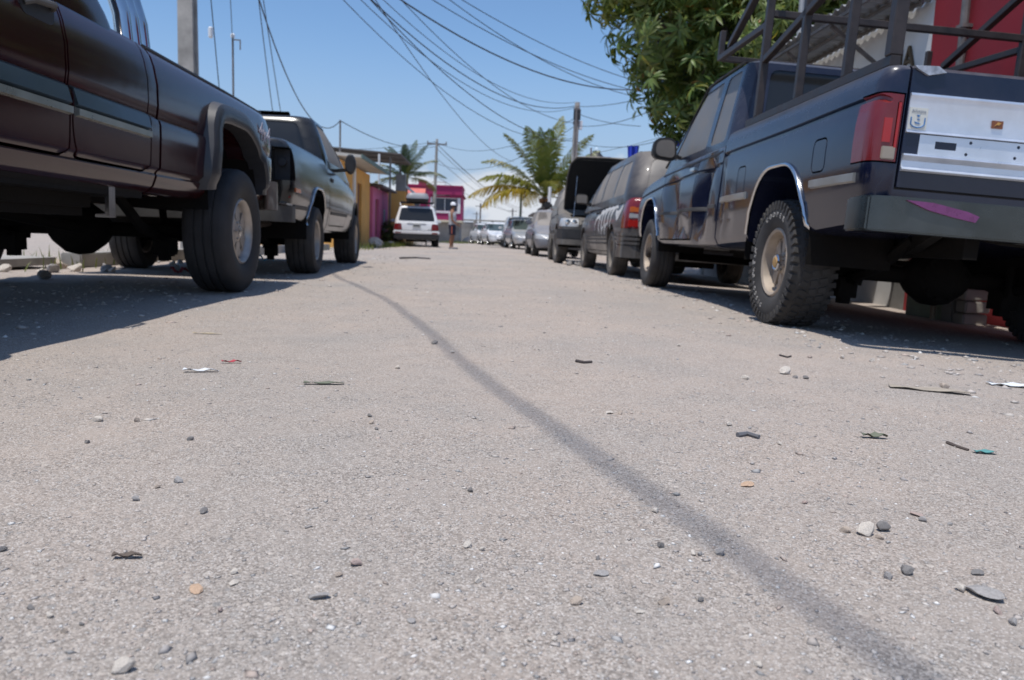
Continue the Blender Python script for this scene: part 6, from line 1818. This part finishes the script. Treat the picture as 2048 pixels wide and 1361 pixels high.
# (x, y, size, colour, shape, own label)
STONES = [(1.066, 2.686, 0.0545, 2, 0, 'largest pale stone right of the cable shadow, near the blue pickup'),
          (1.07, 2.603, 0.0286, 0, 2, None),
          (1.103, 2.599, 0.0246, 1, 0, None),
          (0.575, 1.096, 0.0319, 2, 3, 'round pale stone among the cluster on the right'),
          (0.612, 1.118, 0.0289, 1, 0, 'dark clod beside the round pale stone on the right'),
          (0.589, 1.083, 0.0168, 3, 1, None),
          (0.548, 1.105, 0.0206, 3, 1, None),
          (0.706, 1.173, 0.0206, 0, 1, None),
          (0.712, 1.201, 0.0251, 5, 4, None),
          (0.116, 0.854, 0.0179, 3, 0, 'angular tan stone left of the cable shadow, near the bottom'),
          (0.22, 0.86, 0.0226, 3, 2, 'long brown-sided stone near the bottom of the cable shadow'),
          (0.265, 0.869, 0.0115, 1, 0, None),
          (0.253, 1.027, 0.0196, 1, 2, None),
          (0.292, 1.003, 0.0113, 2, 3, None),
          (0.3, 1.002, 0.0113, 0, 0, None),
          (0.329, 1.005, 0.018, 0, 3, None),
          (0.156, 0.934, 0.0223, 0, 4, None),
          (0.159, 0.983, 0.0093, 1, 0, None),
          (0.187, 0.836, 0.0123, 2, 4, None),
          (-0.335, 0.708, 0.0268, 2, 0, 'broad whitish stone at the bottom left'),
          (-0.305, 0.715, 0.014, 2, 2, None),
          (-0.154, 0.951, 0.0226, 5, 1, 'flat pinkish stone left of centre in the foreground'),
          (-0.181, 0.862, 0.028, 0, 4, 'flat grey slab sunk in the gravel left of centre'),
          (-0.014, 1.014, 0.0158, 2, 0, None),
          (0.005, 1.003, 0.0109, 2, 3, None),
          (0.001, 0.906, 0.0143, 2, 2, None),
          (-0.17, 0.919, 0.0118, 3, 0, None),
          (-0.408, 1.129, 0.0164, 1, 0, None),
          (-0.016, 1.246, 0.0151, 1, 0, None),
          (-0.755, 1.485, 0.0173, 1, 2, None),
          (-0.329, 0.878, 0.0251, 4, 4, 'flat orange-tan shard in the left foreground'),
          (-0.526, 1.171, 0.0194, 0, 1, None),
          (-0.499, 1.264, 0.0245, 0, 2, None),
          (-0.519, 1.232, 0.0121, 3, 0, None),
          (-0.197, 3.074, 0.0312, 1, 0, None),
          (-0.276, 2.479, 0.0254, 2, 0, None),
          (-0.257, 1.761, 0.0158, 1, 0, None),
          (-0.244, 1.695, 0.0152, 3, 0, None),
          (-0.226, 1.643, 0.0147, 1, 2, None),
          (-0.999, 2.228, 0.0142, 2, 0, None),
          (-0.118, 2.882, 0.0209, 2, 0, None),
          (-0.823, 1.662, 0.03, 2, 1, None),
          (-0.738, 1.658, 0.0268, 3, 2, None),
          (-0.574, 1.518, 0.0193, 1, 1, None),
          (-0.306, 1.485, 0.0068, 2, 0, None),
          (0.584, 1.787, 0.0194, 2, 0, None),
          (0.824, 3.257, 0.0243, 2, 0, None),
          (0.862, 2.51, 0.0347, 2, 1, None),
          (0.315, 1.882, 0.0281, 2, 4, None),
          (0.275, 1.168, 0.0183, 2, 1, None),
          (0.472, 1.319, 0.0294, 4, 4, 'flat pale orange shard right of the shadow line'),
          (1.542, 2.527, 0.0515, 3, 1, None),
          (0.626, 1.763, 0.011, 0, 0, None),
          (0.34, 1.874, 0.0168, 3, 0, None),
          (0.528, 0.94, 0.0233, 0, 2, None),
          (0.563, 0.96, 0.0273, 1, 1, 'dark flat stone at the lower right'),
          (0.627, 0.899, 0.0506, 0, 4, 'thin grey slab at the lower right edge'),
          (0.617, 0.856, 0.0147, 5, 0, None),
          (0.606, 0.912, 0.0219, 2, 1, None),
          (0.663, 0.966, 0.0232, 1, 4, None),
          (0.617, 0.83, 0.016, 0, 0, None),
          (0.742, 1.16, 0.0103, 0, 0, None),
          (-0.489, 0.827, 0.0136, 1, 2, None),
          (-0.608, 0.975, 0.0141, 1, 0, None),
          (-0.427, 0.78, 0.0113, 3, 2, None),
          (-0.459, 0.811, 0.0103, 2, 3, None),
          (-0.417, 0.795, 0.0071, 1, 0, None),
          (-0.299, 0.928, 0.0152, 2, 1, None),
          (-0.29, 0.897, 0.0163, 2, 4, None),
          (-0.224, 0.947, 0.0076, 2, 0, None),
          (0.057, 0.767, 0.0101, 2, 1, None),
          (0.083, 0.77, 0.0076, 2, 3, None),
          (0.285, 0.728, 0.0127, 2, 1, None),
          (-0.071, 0.805, 0.0144, 0, 4, None),
          (-0.284, 0.829, 0.0098, 5, 0, None),
          (-0.013, 0.753, 0.0062, 2, 0, None),
          (0.54, 1.232, 0.0142, 5, 1, None),
          (0.644, 1.622, 0.0155, 2, 0, None),
          (1.494, 3.176, 0.0305, 2, 0, None),
          (1.596, 3.126, 0.0406, 2, 2, None)]
for q in STONES: put_stone(*q)
# boulders by the white suv
for i, (x, y, s, lab) in enumerate(((-3.75, 26.6, .62, 'large pale boulder beside the grass near the white suv'), (-3.55, 25.6, .40, 'smaller pale boulder in front of the large one on the left'), (-3.5, 28.6, .5, 'flat kerb boulder between grass and the white suv'), (-1.6, 60, .9, 'pile-like pale boulder below the magenta house'), (-.6, 61, .7, 'low pale boulder against the far wall'))):
    put_stone(x, y, s, 2, (0, 3, 1, 0, 1)[i], lab)
# rubble under and beside the parked vehicles
rs = np.random.default_rng(77)
for i in range(26):
    x, y = -3.7 + rs.normal() * .35, rs.uniform(5.2, 10.5); put_stone(float(x), float(y), float(rs.uniform(.05, .15)), int(rs.choice([0, 2, 3])), int(rs.integers(4)), 'piece of rubble lying along the left kerb', grp='rubble along the left kerb')
for i in range(14):
    x, y = 1.75 + rs.normal() * .12, rs.uniform(14.4, 15.4); put_stone(float(x), float(y), float(rs.uniform(.06, .16)), int(rs.choice([0, 1, 3])), int(rs.integers(4)), 'dark rubble piece under the front of the charcoal suv', grp='rubble under the suv')

# ------------------------------------------------------------------ litter, twigs, flat scraps
def scrap(name, x, y, w, l, col, label, rz=0., curl=.01, cat='litter'):
    b = MB(); n = 5; vs = []
    for i in range(n + 1):
        for j in range(3):
            u = (i / n - .5) * l; v = (j / 2 - .5) * w * (1 - .35 * abs(i / n - .5) * 2 * ((j + i) % 2))
            z = .004 + curl * (math.sin(i * 1.9 + j) * .5 + .5)
            vs.append((u, v, z))
    top = len(vs)
    vs += [(p[0], p[1], p[2] - .0015) for p in vs]
    fs = []
    for i in range(n):
        for j in range(2):
            a = i * 3 + j; fs += [(a, a + 3, a + 4, a + 1), (top + a, top + a + 1, top + a + 4, top + a + 3)]
    b.add(vs, fs); o = b.build(name, plain('scrap_' + name + '_' + label[:6], col, .8, 0, .15, 30))
    o.location = (x, y, gh(x, y)); o.rotation_euler = (0, 0, rz); tag(o, label, cat)
def twig(pts, r, label, col=(.16, .12, .09)):
    z0 = gh(pts[0][0], pts[0][1])
    o = MB().tube([(p[0], p[1], z0 + r * .8 + p[2]) for p in pts], [r * (1 - .4 * i / len(pts)) for i in range(len(pts))], 6).build('twig', plain('twig_%s' % label[:8], col, .9)); tag(o, label, 'twig')
scrap('paper_scrap', -0.839, 2.315, 0.02, 0.1, (0.72, 0.74, 0.76), 'white paper scrap on the left of the road', 0.1, 0.008)
scrap('plastic_scrap', -0.803, 2.483, 0.012, 0.06, (0.45, 0.06, 0.08), 'thin red plastic scrap on the left of the road', 0.3, 0.008)
scrap('paper_scrap', 1.880, 2.678, 0.05, 0.16, (0.75, 0.78, 0.82), 'white paper scrap at the shadow edge on the right', -0.1, 0.008)
scrap('leaf_litter', -0.444, 2.160, 0.022, 0.11, (0.16, 0.17, 0.12), 'dried dark leaf strip left of the cable shadow', 0.1, 0.005)
scrap('cardboard_scrap', 1.455, 2.459, 0.06, 0.24, (0.36, 0.31, 0.25), 'torn cardboard strip near the blue pickup', -0.35, 0.006)
scrap('leaf_litter', 0.903, 1.726, 0.02, 0.06, (0.2, 0.14, 0.09), 'dried brown leaf on the right of the road', 0, 0.01)
scrap('plastic_scrap', 1.108, 1.638, 0.02, 0.05, (0.1, 0.3, 0.29), 'teal plastic scrap on the right of the road', 0, 0.004)
scrap('leaf_litter', -0.446, 0.964, 0.01, 0.035, (0.13, 0.1, 0.08), 'curled dead leaf in the left foreground', 0.1, 0.004)
scrap('paper_scrap', -1.114, 3.152, 0.012, 0.12, (0.62, 0.52, 0.33), 'straw-coloured strip on the left of the road', -0.1, 0.002)
scrap('plastic_scrap', -3.034, 10.904, 0.1, 0.2, (0.1, 0.5, 0.7), 'light blue plastic bag between the left pickups', 0, 0.09)
scrap('plastic_scrap', 1.822, 21.785, 0.1, 0.35, (0.05, 0.45, 0.33), 'green plastic tray under the charcoal suv', 0, 0.06)
scrap('plastic_scrap', -2.804, 7.254, 0.14, 0.16, (0.35, 0.03, 0.03), 'dark red plastic scrap behind the maroon pickup', 0.3, 0.07)
twig([(0.33, 2.75, 0.0), (0.355, 2.721, 0.0), (0.385, 2.738, 0.0)], 0.006, 'dark twig right of the cable shadow', (0.06, 0.05, 0.05))
twig([(1.07, 1.716, 0.0), (1.072, 1.681, 0.0), (1.08, 1.652, 0.0)], 0.004, 'thin twig near the right edge of the road', (0.1, 0.08, 0.07))
twig([(0.568, 1.674, 0.0), (0.596, 1.69, 0.0), (0.612, 1.661, 0.0)], 0.006, 'grey curled twig right of centre', (0.15, 0.15, 0.16))
twig([(1.213, 3.132, 0.0), (1.224, 3.078, 0.0), (1.253, 3.112, 0.0)], 0.004, 'short dark twig near the blue pickup rear wheel', (0.06, 0.05, 0.05))
twig([(-1.561, 14.155, 0.0), (-1.35, 14.791, 0.0), (-1.046, 14.475, 0.0)], 0.02, 'dark stick lying on the road before the white suv', (0.08, 0.07, 0.07))

# ------------------------------------------------------------------ person
def person():
    e = empty('person', (-1.28, 28.3, gh(-1.28, 28.3)), (0, 0, 0))
    tag(e, 'person in white cap, grey tank top and dark shorts standing on the road', 'person')
    # local frame: faces +x; skeleton joints with radii
    J = {'pel': ((0, 0, .86), (.105, .13)), 'bel': ((.01, 0, .98), (.095, .12)), 'che': ((.0, 0, 1.18), (.105, .145)), 'sh': ((-.02, 0, 1.31), (.07, .10)), 'nk': ((.0, 0, 1.385), (.045, .048)), 'hd0': ((.03, 0, 1.455), (.066, .062)), 'hd1': ((.035, 0, 1.545), (.078, .068)), 'hd2': ((.025, 0, 1.60), (.045, .045))}
    E_ = [('pel', 'bel'), ('bel', 'che'), ('che', 'sh'), ('sh', 'nk'), ('nk', 'hd0'), ('hd0', 'hd1'), ('hd1', 'hd2')]
    for s, n in ((-1, 'r'), (1, 'l')):
        lag = .03 * s
        J.update({'hp' + n: ((0, .085 * s, .80), (.085, .085)), 'kn' + n: ((.02 + lag, .09 * s, .45), (.052, .052)), 'cf' + n: ((-.01 + lag, .09 * s, .33), (.050, .048)), 'an' + n: ((-.01 + lag, .09 * s, .085), (.033, .033)), 'he' + n: ((-.03 + lag, .09 * s, .035), (.034, .032)), 'to' + n: ((.14 + lag, .10 * s, .028), (.026, .040)),
                  'so' + n: ((-.02, .17 * s, 1.285), (.052, .052)), 'el' + n: ((.0, .215 * s, 1.02), (.038, .038)), 'fo' + n: ((.10, .19 * s, .93), (.034, .034)), 'wr' + n: ((.20, .12 * s, .855), (.024, .026)), 'pa' + n: ((.255, .075 * s, .825), (.020, .036))})
        E_ += [('pel', 'hp' + n), ('hp' + n, 'kn' + n), ('kn' + n, 'cf' + n), ('cf' + n, 'an' + n), ('an' + n, 'he' + n), ('he' + n, 'to' + n), ('sh', 'so' + n), ('so' + n, 'el' + n), ('el' + n, 'fo' + n), ('fo' + n, 'wr' + n), ('wr' + n, 'pa' + n)]
        for f, (dx, dy, dz, ln) in enumerate(((.03, .022, .02, .05), (.05, .016, -.01, .075), (.052, .004, -.015, .08), (.05, -.008, -.018, .075), (.045, -.018, -.02, .06))):
            a, b = 'f%d%s' % (f, n), 'g%d%s' % (f, n)
            base = J['pa' + n][0]
            J[a] = ((base[0] + dx * .7, base[1] + dy * s, base[2] + dz * .7), (.010, .010)); J[b] = ((base[0] + dx * .7 + ln * .45, base[1] + dy * s - .012 * s, base[2] + dz - ln * .45), (.008, .008))
            E_ += [('pa' + n, a), (a, b)]
    names = list(J); idx = {k: i for i, k in enumerate(names)}
    me = bpy.data.meshes.new('sk'); me.from_pydata([J[k][0] for k in names], [(idx[a], idx[b]) for a, b in E_], []); me.update()
    o = bpy.data.objects.new('sk', me); COL.objects.link(o)
    o.modifiers.new('s', 'SKIN')
    for k in names:
        v = me.skin_vertices[0].data[idx[k]]; v.radius = J[k][1]; v.use_root = (k == 'pel')
    sd = o.modifiers.new('u', 'SUBSURF'); sd.levels = 2; sd.render_levels = 2
    dg = bpy.context.evaluated_depsgraph_get()
    bm_ = bpy.data.meshes.new_from_object(o.evaluated_get(dg)); bpy.data.objects.remove(o)
    skin = plain('brown_skin', (.27, .13, .075), .6, 0, .1, 9)
    body = mk('body', bm_, skin, e, 60)
    # face: nose, ears, eyes, mouth
    MB().lathe([(0, .001), (.0, .016), (.03, .008), (.034, .001)], 8, 'x', (.095, 0, 1.50)).build('nose', skin, body)
    for s in (-1, 1):
        MB().lathe([(-.01, .012), (0, .024), (.01, .012)], 10, 'y', (.02, s * .068, 1.50)).build('ear', skin, body)
        MB().lathe([(0, .010), (.006, .006)], 8, 'x', (.105, s * .028, 1.53)).build('eye', plain('eye_dark', (.02, .015, .01), .3), body)
    MB().bbox(.098, .106, -.022, .022, 1.452, 1.460).build('mouth', plain('lip', (.2, .07, .05), .6), body)
    MB().rings([[(.025 + (.088 * r) * math.cos(t), .078 * r * math.sin(t), z) for t in np.linspace(0, 2 * PI, 20, endpoint=False)] for r, z in ((.9, 1.47), (1.0, 1.53), (.98, 1.56))], False).build('hair', plain('black_hair', (.012, .010, .010), .6), e)
    def ell(z, cx, rx, ry, n=22): return [(cx + rx * math.cos(t), ry * math.sin(t), z) for t in np.linspace(0, 2 * PI, n, endpoint=False)]
    tank = plain('grey_tank_top', (.42, .43, .46), .9, 0, .12, 7, .2, 30)
    MB().rings([ell(.80, .005, .150, .185), ell(.84, .005, .148, .182), ell(.98, .008, .132, .162), ell(1.12, .004, .140, .178), ell(1.22, -.002, .138, .175), ell(1.28, -.01, .115, .140), ell(1.335, -.008, .075, .095)], False).build('tank_top', tank, e, 60)
    navy = plain('navy_shorts', (.018, .018, .04), .85, 0, .2, 8)
    sh = MB()
    for s in (-1, 1):
        sh.rings([[(x + .02 * s * 0, y * .62 + .085 * s, z) for x, y, z in ell(zz, cx, rx, .165)] for zz, cx, rx in ((.50, .015 + .02 * s, .098), (.52, .015 + .02 * s, .100), (.66, .01, .118), (.80, .004, .135), (.86, .004, .130))], False)
    so = sh.build('shorts', navy, e, 60)
    for s in (-1, 1): MB().bar((-.0, s * .192, .54), (0, s * .194, .80), .03, .012).build('side_stripe', plain('orange_stripe', (.42, .10, .05), .8), so)
    cap = plain('white_cap', (.78, .80, .84), .8, 0, .05, 9)
    MB().rings([ell(1.545, .025, .104, .090), ell(1.58, .024, .103, .089), ell(1.625, .02, .085, .074), ell(1.655, .018, .05, .044), ell(1.663, .018, .01, .01)], True).build('cap', cap, e, 60)
    MB().prism(round_poly([(.09, -.075), (.215, -.055), (.215, .055), (.09, .075)], .04), 'z', 1.535, 1.548).build('cap_brim', plain('navy_brim', (.03, .035, .08), .8), e)
    for s in (-1, 1):
        MB().prism(round_poly([(-.08 + .03 * s, .05 * s + .0), (.20 + .03 * s, .05 * s), (.20 + .03 * s, .15 * s), (-.08 + .03 * s, .15 * s)], .045), 'z', -.002, .045).build('shoe', plain('grey_shoe', (.22, .24, .28), .8), e, bevel=.012)
person()
# blue cloths hung near the tree
for i, (x, y, z, lab) in enumerate(((3.15, 17.5, 2.55, 'blue cloth hanging left of the pickup mirror'), (4.05, 17.3, 2.85, 'small blue cloth above the pickup mirror'), (2.55, 17.6, 2.3, 'blue rag above the minivan roof'))):
    b = MB(); vs = []
    for k in range(7):
        u = (k / 6 - .5) * .26
        vs += [(u, .03 * math.sin(k * 2.1), 0), (u * .8, .05 * math.sin(k * 2.1 + .4), -.3)]
    n = len(vs); vs += [(p[0], p[1] + .006, p[2]) for p in vs]
    fs = []
    for k in range(6): a = 2 * k; fs += [(a, a + 1, a + 3, a + 2), (n + a, n + a + 2, n + a + 3, n + a + 1)]
    o = b.add(vs, fs).build('hanging_cloth', M['blue_cloth']); o.location = (x, y, z); tag(o, lab, 'cloth')
wl = MB().tube([(2.2, 17.6, 2.34), (3.1, 17.5, 2.555), (4.1, 17.3, 2.86), (5.0, 17.2, 3.1)], .005, 5).build('clothes_line', M['wire']); tag(wl, 'thin line carrying the blue cloths by the mango tree', 'line')
